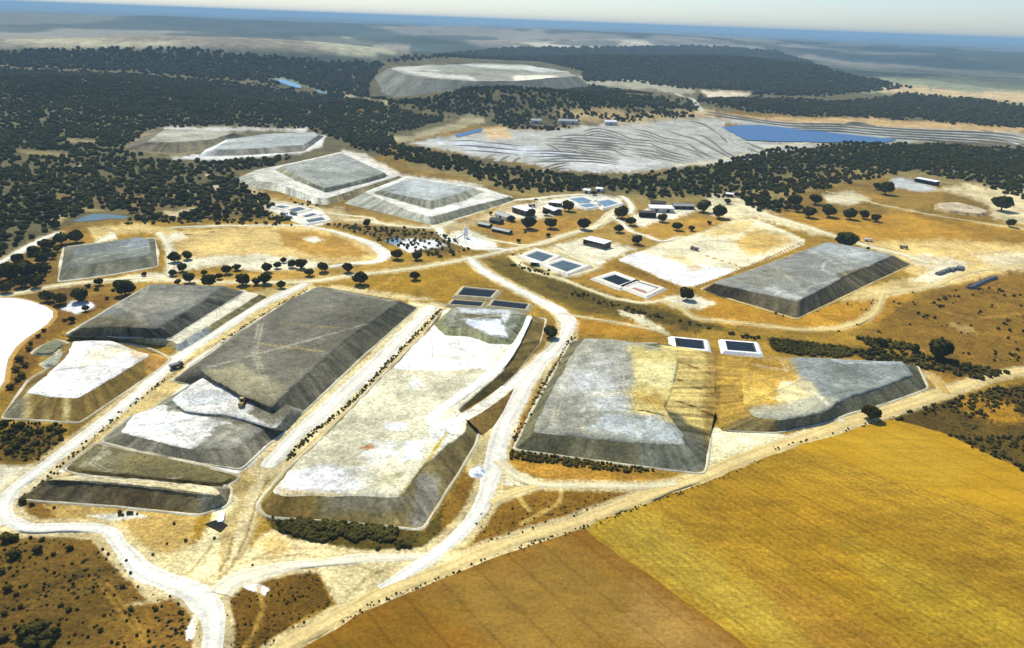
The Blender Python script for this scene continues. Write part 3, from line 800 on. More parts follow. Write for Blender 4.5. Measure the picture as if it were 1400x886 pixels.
# ---------------------------------------------------------------- crop fields
def sheet(name, pts, c, layers, mat, z=.02, step=4.0, label=None, kind='structure', zz=None, k=None, warp=0.0, cat=None):
    W = [at(p[0], p[1]) for p in densify(pts, True, 9)]
    Q = np.array([w[:2] for w in W])
    if True:
        Q = Q + np.stack([vnoise(Q[:, 0] / 40, Q[:, 1] / 40, 2), vnoise(Q[:, 0] / 40, Q[:, 1] / 40, 3)], 1) * 1.5 + np.stack([vnoise(Q[:, 0] / 7, Q[:, 1] / 7, 4), vnoise(Q[:, 0] / 7, Q[:, 1] / 7, 5)], 1) * .8
    if warp:
        Q = Q + np.stack([vnoise(Q[:, 0] / 7, Q[:, 1] / 7, 2), vnoise(Q[:, 0] / 7, Q[:, 1] / 7, 3)], 1) * warp
    bm = bmesh.new()
    vs = [bm.verts.new((q[0], q[1], 0)) for q in Q]
    bm.faces.new(vs)
    bmesh.ops.triangulate(bm, faces=bm.faces[:])
    for _ in range(9):
        es = [e for e in bm.edges if e.calc_length() > step]
        if not es: break
        bmesh.ops.subdivide_edges(bm, edges=es, cuts=1)
        bmesh.ops.triangulate(bm, faces=[f for f in bm.faces if len(f.verts) > 3])
        if len(bm.faces) > 60000: break
    X = np.array([v.co.x for v in bm.verts]); Y = np.array([v.co.y for v in bm.verts])
    Z = (hgt(X, Y) if zz is None else np.full(len(X), zz)) + z
    fs = [tuple(v.index for v in f.verts) for f in bm.faces]
    bm.verts.index_update()
    bmesh.ops.recalc_face_normals(bm, faces=bm.faces)
    fs = [tuple(v.index for v in (f.verts if f.normal.z > 0 else reversed(f.verts[:]))) for f in bm.faces]
    bm.free()
    C = paint(X, Y, c, layers)
    o = link(name, mesh_np(name, np.stack([X, Y, Z], 1), fs, [mat], True, C))
    tag(o, label, cat, kind=kind)
    return o
def dirang(p, q):
    a, b = at(*p), at(*q)
    return math.atan2(b[1] - a[1], b[0] - a[0])
RA = dirang((800, 725), (1030, 900))
M_FB = earth_mat('ploughed_stubble', .6, (-RA, .5, 1), .3, rows=(-RA + math.pi / 2, .35, .05, 3.0))
M_FY = earth_mat('dry_crop', .8, (-RA, .4, 1), .4, rows=(-RA + math.pi / 2, .10, .18, 5.0))
M_FG = earth_mat('ripe_crop', .5, (-RA, .2, 1), .3, rows=(-RA + math.pi / 2, .25, .08, 2.0))
FBD = [(796, 722), (850, 765), (930, 818), (1030, 890), (1140, 960)]
sheet('stubble_field', [(330, 960), (405, 888), (440, 868), (482, 843), (530, 818), (600, 792), (674, 762), (735, 742)] + FBD, (158, 104, 28),
      [(P, [(560, 810), (760, 735), (870, 790), (960, 880), (700, 900)], (160, 124, 52), 40, 20, .7),
       (P, [(880, 800), (960, 850), (1060, 930), (980, 930), (850, 860)], (186, 140, 70), 20, 10, .7),
       (P, [(420, 880), (560, 820), (640, 830), (560, 900), (400, 930)], (146, 104, 24), 30, 20, .8)], M_FB, .02, 6,
      'flat brown stubble field along the farm road')
sheet('crop_field', list(reversed(FBD)) + [(903, 682), (960, 663), (1000, 644), (1060, 622), (1086, 612), (1180, 642), (1300, 682), (1400, 716), (1500, 750), (1600, 900), (1500, 1000)], (184, 136, 34),
      [(P, [(800, 722), (880, 695), (1000, 780), (1140, 880), (1060, 890), (900, 790)], (196, 162, 58), 24, 18, .7),
       (P, [(960, 680), (1060, 640), (1250, 720), (1400, 800), (1400, 886), (1200, 860), (1060, 760)], (176, 126, 24), 30, 24, .7),
       (P, [(1150, 740), (1300, 780), (1420, 850), (1420, 900), (1250, 860)], (200, 162, 46), 30, 20, .6),
       (P, [(1010, 760), (1120, 820), (1250, 900), (1120, 900)], (176, 122, 40), 16, 10, .7)], M_FY, .03, 6,
      'streaky yellow and brown crop field')
sheet('crop_field', [(1086, 611), (1140, 596), (1190, 580), (1222, 574), (1290, 594), (1400, 646), (1500, 694), (1500, 748), (1400, 715), (1300, 681), (1180, 641)], (204, 150, 30),
      [(P, [(1150, 600), (1230, 585), (1330, 640), (1300, 670), (1200, 640)], (216, 164, 44), 20, 10, .8)], M_FG, .025, 6,
      'bright golden crop field beside the scrub')

# ---------------------------------------------------------------- water
def water(name, pts, mat, z, label, kind='structure', warp=1.0):
    W = [at(p[0], p[1]) for p in densify(pts, True, 12)]
    zz = max(w[2] for w in W) + z if kind != 'flow' else None
    Q = np.array([w[:2] for w in W])
    Q = Q + np.stack([vnoise(Q[:, 0] / 9, Q[:, 1] / 9, 2), vnoise(Q[:, 0] / 9, Q[:, 1] / 9, 3)], 1) * warp
    V = [(q[0], q[1], zz if zz is not None else w[2] + z) for q, w in zip(Q, W)]
    bm = bmesh.new(); f = bm.faces.new([bm.verts.new(v) for v in V]); bm.normal_update()
    if f.normal.z < 0: f.normal_flip()
    bmesh.ops.triangulate(bm, faces=bm.faces[:])
    me = bpy.data.meshes.new(name); bm.to_mesh(me); bm.free(); me.materials.append(mat)
    return tag(link(name, me), label, kind='structure')
water('reservoir', [(987, 174), (1000, 172.5), (1040, 171), (1091, 177), (1160, 184.5), (1228, 191.5), (1211, 196), (1143, 195.5), (1085, 194.5), (1057, 194), (1019, 192), (1002, 183)], M_WATER, .35, 'bright blue reservoir behind the wood', warp=3)
water('river', [(377, 109), (388, 109.5), (402, 114), (413, 119), (411, 121.5), (398, 119), (384, 113.5)], M_RIVER, 1.5, 'bend of a pale blue river in the far valley', 'flow', 2)
water('river', [(430, 124), (441, 126), (447, 129), (436, 127.5)], M_RIVER, 1.5, 'reach of the river below the hill', 'flow', 2)
water('pool', [(622, 185), (640, 180), (660, 175), (658, 179.5), (640, 185), (626, 188)], M_WATER, .4, 'narrow blue pool beside the valley track')
water('pool', [(100, 302), (112, 297), (126, 292.5), (150, 293), (176, 296), (170, 300), (150, 299), (125, 302), (108, 304)], M_POOL, .15, 'long pale green pool at the wood edge')
water('pool', [(526, 329), (534, 326.5), (549, 326), (548, 331), (541, 334.5), (532, 333.5)], M_PPALE, .12, 'small round pale blue pool beside white spoil')
# ---------------------------------------------------------------- ore heaps
def offset_out(P, d):
    P = [np.array(p[:2]) for p in P]
    A = sum(P[i][0] * P[(i + 1) % len(P)][1] - P[(i + 1) % len(P)][0] * P[i][1] for i in range(len(P)))
    s = 1 if A > 0 else -1
    out = []
    n = len(P)
    for i in range(n):
        a, b, c = P[i - 1], P[i], P[(i + 1) % n]
        e1 = (b - a) / (np.linalg.norm(b - a) + 1e-9); e2 = (c - b) / (np.linalg.norm(c - b) + 1e-9)
        n1 = np.array([e1[1], -e1[0]]) * s; n2 = np.array([e2[1], -e2[0]]) * s
        m = n1 + n2
        m = m / max(.35, np.linalg.norm(m) ** 2 / 2)
        out.append(b + m * d)
    return out
def resample_pair(A, B, step):
    n = len(A)
    ra, rb = [], []
    for i in range(n):
        a0, a1, b0, b1 = A[i], A[(i + 1) % n], B[i], B[(i + 1) % n]
        k = max(2, int(max(np.linalg.norm(a1 - a0), np.linalg.norm(b1 - b0)) / step))
        for j in range(k):
            t = j / k
            ra.append(a0 + (a1 - a0) * t); rb.append(b0 + (b1 - b0) * t)
    return np.array(ra), np.array(rb)
MS = [0]
def smooth_ring(R, k=2):
    for _ in range(k):
        R = (np.roll(R, 1, 0) + R * 2 + np.roll(R, -1, 0)) / 4
    return R
def mound(label, top, h, base=None, z0=0.0, side=(110, 100, 76), tops=(150, 148, 130), layers=(), slayers=(), run=1.35,
          berm=True, bermc=(232, 222, 188), rill=.5, lump=.35, name='ore_heap', cat='ore heap', group='leach heaps of crushed ore',
          parent=None, step=1.8, rings=40, scrub=.0, sscrub=.15, dome=0.0, bskip=None):
    """a flat-topped heap: base ring on the ground, brow ring at height h, rilled sides, lumpy top"""
    MS[0] += 1
    sd = MS[0] * 13.7
    T = [np.array(at(p[0], p[1], z0 + h)[:2]) for p in top]
    O = offset_out(T, run * h)
    Bq, Bz = [], []
    for i in range(len(T)):
        b = base[i] if base is not None else None
        bz = b[2] if b is not None and len(b) > 2 else 0.0
        Bz.append(bz)
        Bq.append(O[i] if b is None else np.array(at(b[0], b[1], z0 + bz + .001)[:2]))
    d0 = np.linalg.norm(T[0])
    st = max(step, d0 / 300)
    _, zr = resample_pair([np.append(t, 0) for t in T], [np.append(q, z) for q, z in zip(Bq, Bz)], st)
    Tr, Br = resample_pair(T, Bq, st)
    zr = zr[:, 2] if len(zr) == len(Tr) else np.zeros(len(Tr))
    Tr, Br = smooth_ring(Tr), smooth_ring(Br)
    n = len(Tr)
    s = np.cumsum(np.linalg.norm(Br - np.roll(Br, 1, 0), axis=1))
    cen = Tr.mean(0)
    uo = (Br - Tr) / (np.linalg.norm(Br - Tr, axis=1)[:, None] + 1e-6)
    Tr = Tr + uo * ((fbm(s / 16, np.full(n, sd), 31, 2) * 1.0 + fbm(s / 3.4, np.full(n, sd), 32, 3) * .7) * min(1, h / 4))[:, None]
    drop = min(.7, .14 * h)
    rill = rill * 1.7
    side = tuple(min(255, v * 1.22) for v in side)
    layers = list(layers)
    if n * step > 150:
        rr = np.random.RandomState(int(sd))
        for _ in range(7):
            i, j = rr.randint(n), rr.randint(n)
            a_, b_ = cen + (Tr[i] - cen) * .93, cen + (Tr[j] - cen) * .93
            m_ = (a_ + b_) / 2 + rr.normal(size=2) * 6
            cc = (230, 220, 190) if rr.rand() < .6 else (110, 100, 76)
            layers += [('W', [tuple(a_ + e_), tuple(m_ + e_), tuple(b_ + e_)], cc, 1.2, .8, .28, .9) for e_ in (np.array([0, 0]), np.array([1.9, .6]))]
    root = parent or empty(name, (float(cen[0]), float(cen[1]), z0))
    off = np.array([cen[0], cen[1], z0])
    if parent is None:
        tag(root, label, cat, group)
    else:
        off = np.array([parent.location.x, parent.location.y, parent.location.z])
    # side slope
    nr = 9
    V = []
    ph = s[:, ]
    r1 = fbm(ph / 3.2, np.full(n, sd), 4, 3)
    nrm = Br - Tr
    ln = np.linalg.norm(nrm, axis=1)[:, None] + 1e-6
    nrm = nrm / ln
    for j in range(nr):
        t = j / (nr - 1)
        q = Br * (1 - t) + Tr * t
        am = rill * math.sin(math.pi * min(1, t * 1.0)) * 1.0
        q = q + nrm * (r1 * am)[:, None]
        lo = fbm(ph / 11, np.full(n, sd + 3), 6, 2)
        q = q + nrm * (lo * .5 * (1 - t))[:, None]
        zz = z0 + (zr - .15) * (1 - t) + (h - drop) * t
        V.append(np.column_stack([q, zz]))
    V = np.concatenate(V)
    C = paint(V[:, 0], V[:, 1], side, list(slayers), z0 + h * .5)
    st_ = np.tile(1 + .75 * fbm(ph / 2.2, np.full(n, sd + 9), 7, 3) + .3 * fbm(ph / 18, np.full(n, sd + 5), 3, 2), nr)
    C[:, :3] *= st_[:, None]
    C[:, 2] *= .95
    C[:, 3] = sscrub
    A = sum(Br[i][0] * Br[(i + 1) % n][1] - Br[(i + 1) % n][0] * Br[i][1] for i in range(n))
    fl = 1 if A > 0 else -1
    F4 = grid_faces(nr, n, True)
    link('side_slope', mesh_np('side_slope', V - off, F4[:, ::fl], [M_HEAP], True, C), root)
    # top surface
    V = []
    ks = np.concatenate([[1, 1 - .25 * .9 / np.linalg.norm(Tr - cen, axis=1).mean() * 2, 1 - 1.6 / np.linalg.norm(Tr - cen, axis=1).mean()], np.linspace(1 - 3.2 / np.linalg.norm(Tr - cen, axis=1).mean(), 0, rings - 3)])
    for j, k in enumerate(ks[:-1]):
        q = cen + (Tr - cen) * k
        zz = z0 + h + lump * fbm(q[:, 0] / 9, q[:, 1] / 9, int(sd) % 50) * (1 if j > 1 else j * .5) - drop * (1, .55, .12, 0)[min(j, 3)] + dome * (1 - k * k)
        V.append(np.column_stack([q, zz]))
    V = np.concatenate(V + [np.array([[cen[0], cen[1], z0 + h + dome]])])
    C = paint(V[:, 0], V[:, 1], tops, list(layers), z0 + h)
    C[:, :3] *= (1 + .16 * fbm(V[:, 0] / 22, V[:, 1] / 22, 14, 4) + .14 * fbm(V[:, 0] / 5, V[:, 1] / 5, 15, 3))[:, None]
    C[:, 2] *= 1 - .04 * np.clip(1.4 - 2 * C[:, 1], 0, 1)
    C[:, 3] = scrub
    F4 = grid_faces(rings - 1, n, True)
    tri = [(int((rings - 2) * n + i), int((rings - 2) * n + (i + 1) % n), len(V) - 1) for i in range(n)]
    fs = [tuple(int(v) for v in f[::fl]) for f in F4] + [t[::fl] for t in tri]
    link('top_surface', mesh_np('top_surface', V - off, fs, [M_HEAP], True, C), root)
    if berm:
        prof = [(-.2, 0), (.4, .45), (.8, .45), (1.4, 0)]
        sc_ = max(1.0, d0 / 480)
        V = []
        for (o, z) in prof:
            jit = .3 * fbm(ph / 5, np.full(n, o * 7 + sd), 12, 2)
            q = Br + nrm * (o * sc_ + jit)[:, None]
            V.append(np.column_stack([q, np.full(n, z0 + .02 + z * 1.0)]))
        V = np.concatenate(V)
        C = np.tile(np.array(lin(bermc, ALB) + [0]), (len(V), 1))
        C[:, :3] *= (.82 + .4 * fbm(np.tile(ph, 4) / 9, np.repeat(np.arange(4), n) * .2, 3, 3))[:, None]
        bf = grid_faces(4, n, True)[:, ::-fl]
        if bskip:
            u_, v_ = chart(Br[:, 0], Br[:, 1])
            inn = poly_sd(u_, v_, [tuple(float(w) for w in chart(*at(*q_)[:2])) for q_ in bskip]) > 0
            bf = bf[~inn[bf % n].any(1)]
        link('toe_berm', mesh_np('toe_berm', V - off, bf, [M_ROAD], True, C), root)
    return root
def strip(root, name, pts, w, c, z, rise=.35):
    """low raised strip (windrow, ramp, berm) lying on a heap"""
    S, TP = catmull([at(p[0], p[1], z) for p in pts], 2.5)
    T = np.gradient(S, axis=0); T /= np.linalg.norm(T, axis=1)[:, None] + 1e-9
    Nn = np.stack([-T[:, 1], T[:, 0]], 1)
    nn = len(S)
    V, C = [], []
    for o, zz in ((-.5, 0), (-.3, rise), (.3, rise), (.5, 0)):
        jw = w * (o + .05 * vnoise(np.arange(nn) / 2., np.full(nn, o * 9)))
        V.append(np.column_stack([S + Nn * jw[:, None], np.full(nn, z + zz + .03)]))
    V = np.concatenate(V)
    C = np.tile(np.array(lin(c, ALB) + [0]), (len(V), 1))
    C[:, :3] *= (1 + .15 * fbm(V[:, 0] / 5, V[:, 1] / 5, 3))[:, None]
    off = np.array(root.location)
    return link(name, mesh_np(name, V - off, grid_faces(4, nn)[:, ::-1], [M_ROAD], True, C), root)

W_ = (246, 241, 226); PG = (205, 206, 198)
# A: the long golden-brown heap in the left middle
A = mound('long grey-brown heap between two haul roads, left of centre',
          [(430, 392), (441, 391), (549, 410), (468, 468), (396, 534), (372, 556), (330, 538), (290, 517), (268, 498), (330, 452), (400, 407)], 8.0,
          [None, None, (572, 420), (493, 489), (412, 566), (380, 584), (338, 556), (292, 532), None, None, None],
          side=(98, 92, 76), tops=(118, 113, 98),
          layers=[(P, [(420, 394), (441, 391), (549, 410), (530, 424), (470, 414), (400, 410)], (124, 121, 104), 4, 3, .8),
                  (P, [(480, 400), (549, 410), (470, 470), (400, 530), (395, 490)], (106, 100, 84), 8, 5, .6),
                  (P, [(330, 470), (410, 480), (420, 520), (380, 530), (300, 505)], (126, 120, 100), 6, 5, .6),
                  (L_, [(330, 466), (400, 476), (440, 480)], (190, 160, 96), 2, 1.5, 1, .6, 1.2),
                  (L_, [(380, 440), (440, 446), (490, 450)], (180, 150, 90), 2, 1.5, 1, .5, 1.2),
                  (P, [(270, 508), (330, 500), (396, 530), (372, 556), (330, 540)], (184, 172, 132), 4, 3, .6)],
          slayers=[(P, [(500, 410), (575, 410), (572, 424), (500, 470)], (110, 104, 84), 6, 3, .8)], rill=.35, berm=True)
# white lift in front of A
mound('white-capped step at the front of the long grey-brown heap, dark band across it',
      [(232, 545), (279, 513), (330, 513), (368, 532), (400, 556), (378, 584), (310, 566), (252, 560)], 5.0,
      [(210, 556), None, None, None, (418, 562), (392, 590), (318, 590), (240, 572)], z0=0, side=(122, 120, 106), tops=W_,
      layers=[(P, [(368, 530), (405, 545), (400, 570), (370, 582), (340, 566), (350, 548)], (128, 120, 98), 3, 3, .95),
              (P, [(240, 545), (290, 530), (330, 540), (300, 552), (250, 552)], (214, 218, 212), 5, 4, .8)], berm=False, rill=.3, lump=.3)
mound('low white platform with a curved dark front slope below the step of the long heap',
      [(162, 590), (185, 566), (222, 552), (262, 560), (322, 567), (372, 578), (352, 592), (320, 612), (262, 613), (210, 602)], 3.4,
      [(138, 604), None, None, None, None, (392, 588), (368, 606), (330, 642), (276, 634), (200, 618)], side=(112, 106, 90), tops=W_,
      layers=[(P, [(300, 578), (372, 576), (350, 600), (310, 620), (262, 614), (285, 596)], (130, 126, 108), 4, 4, .9),
              (P, [(226, 552), (320, 566), (370, 578), (340, 584), (270, 566), (230, 560)], (132, 124, 96), 3, 2, .9),
              (P, [(190, 578), (240, 572), (250, 590), (210, 590)], (218, 222, 218), 5, 4, .7)], berm=True, rill=.4, lump=.25)
mound('broad dark grey-brown bank between two pale bench lines, lower left',
      [(131, 607), (200, 620), (276, 637), (318, 652), (300, 660), (200, 651), (110, 642), (96, 637)], 1.6,
      [None, None, None, (330, 652), (304, 668), (200, 657), (108, 648), (86, 642)], side=(118, 100, 60), tops=(120, 108, 70),
      layers=[(P, [(120, 612), (180, 620), (150, 640), (105, 635)], (140, 132, 100), 5, 4, .7)], berm=True, rill=.3, sscrub=.4, scrub=.4)
mound('long dark front heap with a straight pale bench on top, lower left',
      [(62, 655), (90, 650), (180, 655), (296, 665), (300, 672), (294, 676), (180, 663), (84, 655)], 5.0,
      [(22, 682), None, None, (316, 666), (312, 690), (276, 704), (160, 692), (60, 685)], side=(98, 84, 56), tops=(226, 206, 156), berm=True, rill=.6, sscrub=.35, step=1.6,
      slayers=[(P, [(60, 640), (120, 640), (130, 700), (50, 700)], (116, 106, 82), 6, 5, .6), (P, [(268, 660), (310, 660), (310, 700), (275, 700)], (140, 134, 112), 4, 3, .8),
               (P, [(160, 650), (200, 650), (205, 700), (160, 700)], (92, 76, 46), 8, 5, .6)])
# B: grey heap, upper left, two tiers
mound('lower grey-green tier with pale bench, carrying the grey heap upper left',
      [(207, 392), (338, 398), (356, 401), (300, 436), (244, 470), (234, 465), (150, 458), (95, 455)], 3.0,
      [None, None, (367, 405), (312, 440), (246, 482), (226, 473), (150, 464), (85, 460)], side=(150, 138, 98), tops=(232, 222, 192), berm=False,
      slayers=[(P, [(236, 460), (282, 440), (292, 462), (246, 486)], (186, 192, 186), 3, 2, .95), (P, [(280, 430), (370, 395), (372, 410), (290, 460)], (146, 132, 82), 3, 2, .6)], rill=.4)
mound('dark grey flat-topped heap at upper left, sloping to a pale bench',
      [(206, 387), (306, 390), (280, 410), (216, 448), (160, 445), (110, 447)], 6.5,
      [None, (336, 398), (304, 418), (232, 463), (160, 461), (90, 458)], z0=3.0, side=(94, 90, 76), tops=(118, 117, 108),
      layers=[(P, [(180, 400), (260, 395), (270, 408), (190, 430), (170, 425)], (146, 140, 122), 8, 6, .7),
              (P, [(110, 435), (180, 432), (216, 446), (160, 448), (108, 450)], (112, 102, 74), 5, 5, .8),
              (P, [(205, 388), (250, 388), (200, 400), (150, 420), (170, 400)], (120, 122, 110), 5, 4, .6)], bermc=(236, 230, 206), rill=.6)
# C: white topped heap lower left
mound('white-topped heap at the left edge with striped brown front slope',
      [(99, 465), (152, 464), (186, 478), (203, 484), (188, 494), (148, 518), (106, 543), (70, 541), (36, 535), (66, 510), (92, 486)], 5.0,
      [None, None, (205, 477), (234, 491), (212, 508), (164, 540), (109, 578), (52, 574), (2, 572), (40, 520), None], side=(116, 92, 46), tops=(250, 246, 234),
      layers=[(P, [(120, 480), (160, 472), (180, 478), (140, 496), (110, 500)], (240, 226, 180), 5, 5, .7), (P, [(92, 463), (130, 463), (110, 480), (88, 480)], (238, 240, 240), 2, 2, .5),
              (P, [(180, 474), (205, 480), (190, 492), (176, 484)], (226, 190, 130), 3, 2, .8)],
      slayers=[(P, [(190, 480), (240, 478), (236, 500), (200, 508)], (190, 138, 70), 3, 2, .95), (P, [(36, 530), (46, 530), (38, 580), (26, 580)], (214, 190, 130), 2, 2, .7),
               (P, [(62, 530), (70, 530), (62, 580), (54, 580)], (200, 168, 104), 2, 2, .6), (P, [(90, 538), (98, 538), (90, 584), (82, 584)], (214, 190, 130), 2, 2, .7),
               (P, [(0, 545), (36, 535), (30, 580), (-5, 580)], (112, 112, 92), 3, 2, .8)], rill=.5, step=1.8, sscrub=.3)
mound('small grey spoil bank left of the white-topped heap, upper one', [(58, 472), (76, 464), (88, 468), (70, 482), (50, 482)], 1.6,
      [None, None, None, (68, 487), (42, 485)], side=(112, 108, 84), tops=(128, 126, 100), berm=True, group='small spoil banks', cat='spoil bank', name='spoil_bank')
mound('small pale grey spoil bank beside the white-topped heap, lower one', [(66, 492), (88, 478), (97, 484), (78, 500), (64, 498)], 1.6,
      [None, None, None, (70, 506), (54, 499)], side=(132, 134, 116), tops=(150, 152, 136), berm=True, group='small spoil banks', cat='spoil bank', name='spoil_bank')
# J: far-left grey heap
mound('small ridged grey heap by the oval yard, far left',
      [(104, 336), (192, 323), (204, 328), (206, 348), (150, 357), (92, 366)], 4.2,
      [(88, 338), None, (212, 326), (216, 364), (150, 376), (80, 385)], side=(96, 94, 78), tops=(122, 126, 120),
      layers=[(P, [(180, 322), (206, 326), (206, 350), (170, 352)], (150, 160, 162), 4, 3, .8), (P, [(92, 350), (140, 345), (206, 338), (206, 350), (92, 368)], (122, 122, 106), 4, 3, .7)], bermc=(240, 232, 206))
# D: centre pad, raised at the front
D_ = mound('wide pale sandy pad in the centre with a dark front bank',
      [(590, 448), (610, 420), (727, 430), (707, 474), (686, 508), (656, 534), (630, 556), (622, 568), (640, 572), (634, 590), (606, 610), (582, 636), (549, 678), (480, 677), (382, 676), (372, 670), (400, 636), (460, 580), (530, 508)], 4.6,
      [None, None, (746, 436), (738, 470), (706, 510), (676, 540), (652, 558), (640, 570), (656, 578), (650, 606), (630, 640), (608, 674), (577, 724), (480, 714), (364, 706), (352, 690), None, None, None],
      side=(116, 100, 62), tops=(236, 226, 190), run=.9,
      layers=[(P, [(540, 500), (660, 505), (600, 560), (560, 620), (470, 640), (400, 650), (470, 570)], (204, 196, 162), 8, 6, .6),
              (P, [(590, 445), (697, 470), (668, 490), (655, 492), (555, 483), (545, 480)], (246, 242, 226), 2, 2, 1),
              (P, [(538, 487), (552, 484), (655, 494), (668, 488), (660, 503), (600, 507), (535, 504)], (248, 250, 250), 1.2, 1, 1),
              (L_, [(545, 484), (600, 489), (664, 494)], (226, 196, 120), 1.5, 1, .6, .9, 1.4),
              (L_, [(532, 506), (600, 508), (656, 510)], (226, 190, 110), 1.5, 1, .6, .9, 1.6),
              (P, [(390, 645), (440, 636), (500, 640), (520, 650), (500, 668), (460, 674), (400, 674), (378, 672)], (244, 242, 232), 5, 5, 1),
              (P, [(500, 605), (540, 600), (545, 625), (505, 632), (490, 622)], (236, 234, 216), 5, 5, .8),
              (P, [(552, 605), (580, 602), (575, 625), (550, 632)], (240, 242, 238), 3, 4, .9),
              (P, [(525, 577), (560, 577), (556, 586), (528, 588)], (246, 246, 240), 2, 3, .9),
              (P, [(560, 520), (575, 518), (578, 528), (562, 530)], (240, 240, 234), 3, 3, .7),
              (P, [(585, 575), (630, 580), (610, 606), (590, 600)], (240, 240, 230), 3, 3, .8),
              (P, [(506, 606), (514, 612), (500, 616), (492, 611)], (196, 120, 40), 1.5, 1, .9),
              (P, [(540, 648), (552, 646), (552, 653), (542, 656)], (110, 104, 78), 1.5, 2, .7),
              (P, [(470, 640), (540, 645), (560, 660), (500, 670)], (196, 186, 140), 5, 5, .6),
              (L_, [(548, 676), (578, 640), (600, 606), (612, 590)], (222, 190, 100), 3, 2, 1.5, .9, 3),
              (P, [(380, 660), (382, 676), (470, 677), (460, 672), (400, 670)], (216, 180, 110), 1.5, 1.5, .7)],
      slayers=[(P, [(350, 665), (430, 670), (430, 715), (345, 712)], (150, 118, 58), 6, 3, .9), (P, [(440, 672), (560, 672), (560, 700), (440, 695)], (132, 128, 108), 6, 5, .7),
               (P, [(570, 650), (600, 650), (600, 720), (560, 720)], (150, 148, 136), 6, 4, .7), (P, [(600, 540), (760, 420), (760, 460), (660, 570)], (132, 108, 56), 3, 2, .9)], rill=.5, step=2.0, rings=64)
strip(D_, 'rim_track', [(722, 433), (704, 470), (686, 497), (664, 516), (636, 537), (608, 556), (594, 566), (590, 574), (604, 580), (622, 576), (636, 568)], 5.2, (244, 240, 226), 4.6, .22)
def ramp():
    A_ = [np.array(at(x, y, z)) for x, y, z in [(694, 530, 0), (684, 538, 1.2), (668, 550, 2.8), (650, 562, 4.2), (632, 572, 4.75)]]
    V, C = [], []
    nn = 5
    for o, k in ((-5.5, 0), (-3.35, 1), (-3.1, 1), (0, 1), (3.1, 1), (3.35, 1), (5.5, 0)):
        for i, a in enumerate(A_):
            t = A_[min(i + 1, nn - 1)][:2] - A_[max(i - 1, 0)][:2]; t /= np.linalg.norm(t)
            if not k: o2 = (3.2 + 1.7 * max(a[2], .2)) * (1 if o > 0 else -1)
            else: o2 = o
            V.append((a[0] - t[1] * o2, a[1] + t[0] * o2, (a[2] + .12) * k if a[2] > .1 else .32 * k))
            C.append(lin((240, 230, 206) if abs(o) < 3.2 else (150, 116, 56), ALB) + [0])
    c0 = A_[2]
    o = link('haul_ramp', mesh_np('haul_ramp', np.array(V) - [c0[0], c0[1], 0], grid_faces(7, nn)[:, ::-1], [M_EARTH], False, C), None, (c0[0], c0[1], 0))
    tag(o, 'earth ramp lifting the white haul road onto the pad', kind='structure')
ramp()
# E: small grey horseshoe heap on the pad
mound('dark grey horseshoe heap below the three dark ponds', [(622, 419), (655, 420), (706, 423), (716, 428), (706, 446), (694, 462), (670, 458), (640, 446), (612, 448), (606, 440), (612, 428)], 3.0,
      [None, None, None, (722, 430), (714, 452), (700, 472), (668, 470), (640, 460), (608, 460), (594, 444), None], z0=4.6, side=(118, 114, 84), tops=(150, 152, 138),
      layers=[(P, [(626, 421), (700, 424), (698, 430), (690, 442), (684, 430), (630, 428)], (206, 210, 206), 1.5, 1.5, .95),
              (P, [(624, 428), (686, 430), (684, 436), (628, 434)], (112, 108, 80), 1.5, 1.5, .95),
              (P, [(640, 437), (684, 437), (690, 450), (694, 460), (672, 456), (650, 448), (636, 442)], (236, 242, 246), 2, 2, 1),
              (P, [(700, 428), (716, 430), (704, 448), (696, 458), (692, 444)], (122, 124, 104), 1.5, 1.5, .9),
              (P, [(606, 436), (630, 438), (650, 450), (640, 452), (610, 448)], (128, 126, 100), 2.5, 2, .9)], berm=False, rill=.3, lump=.5, step=1.5)
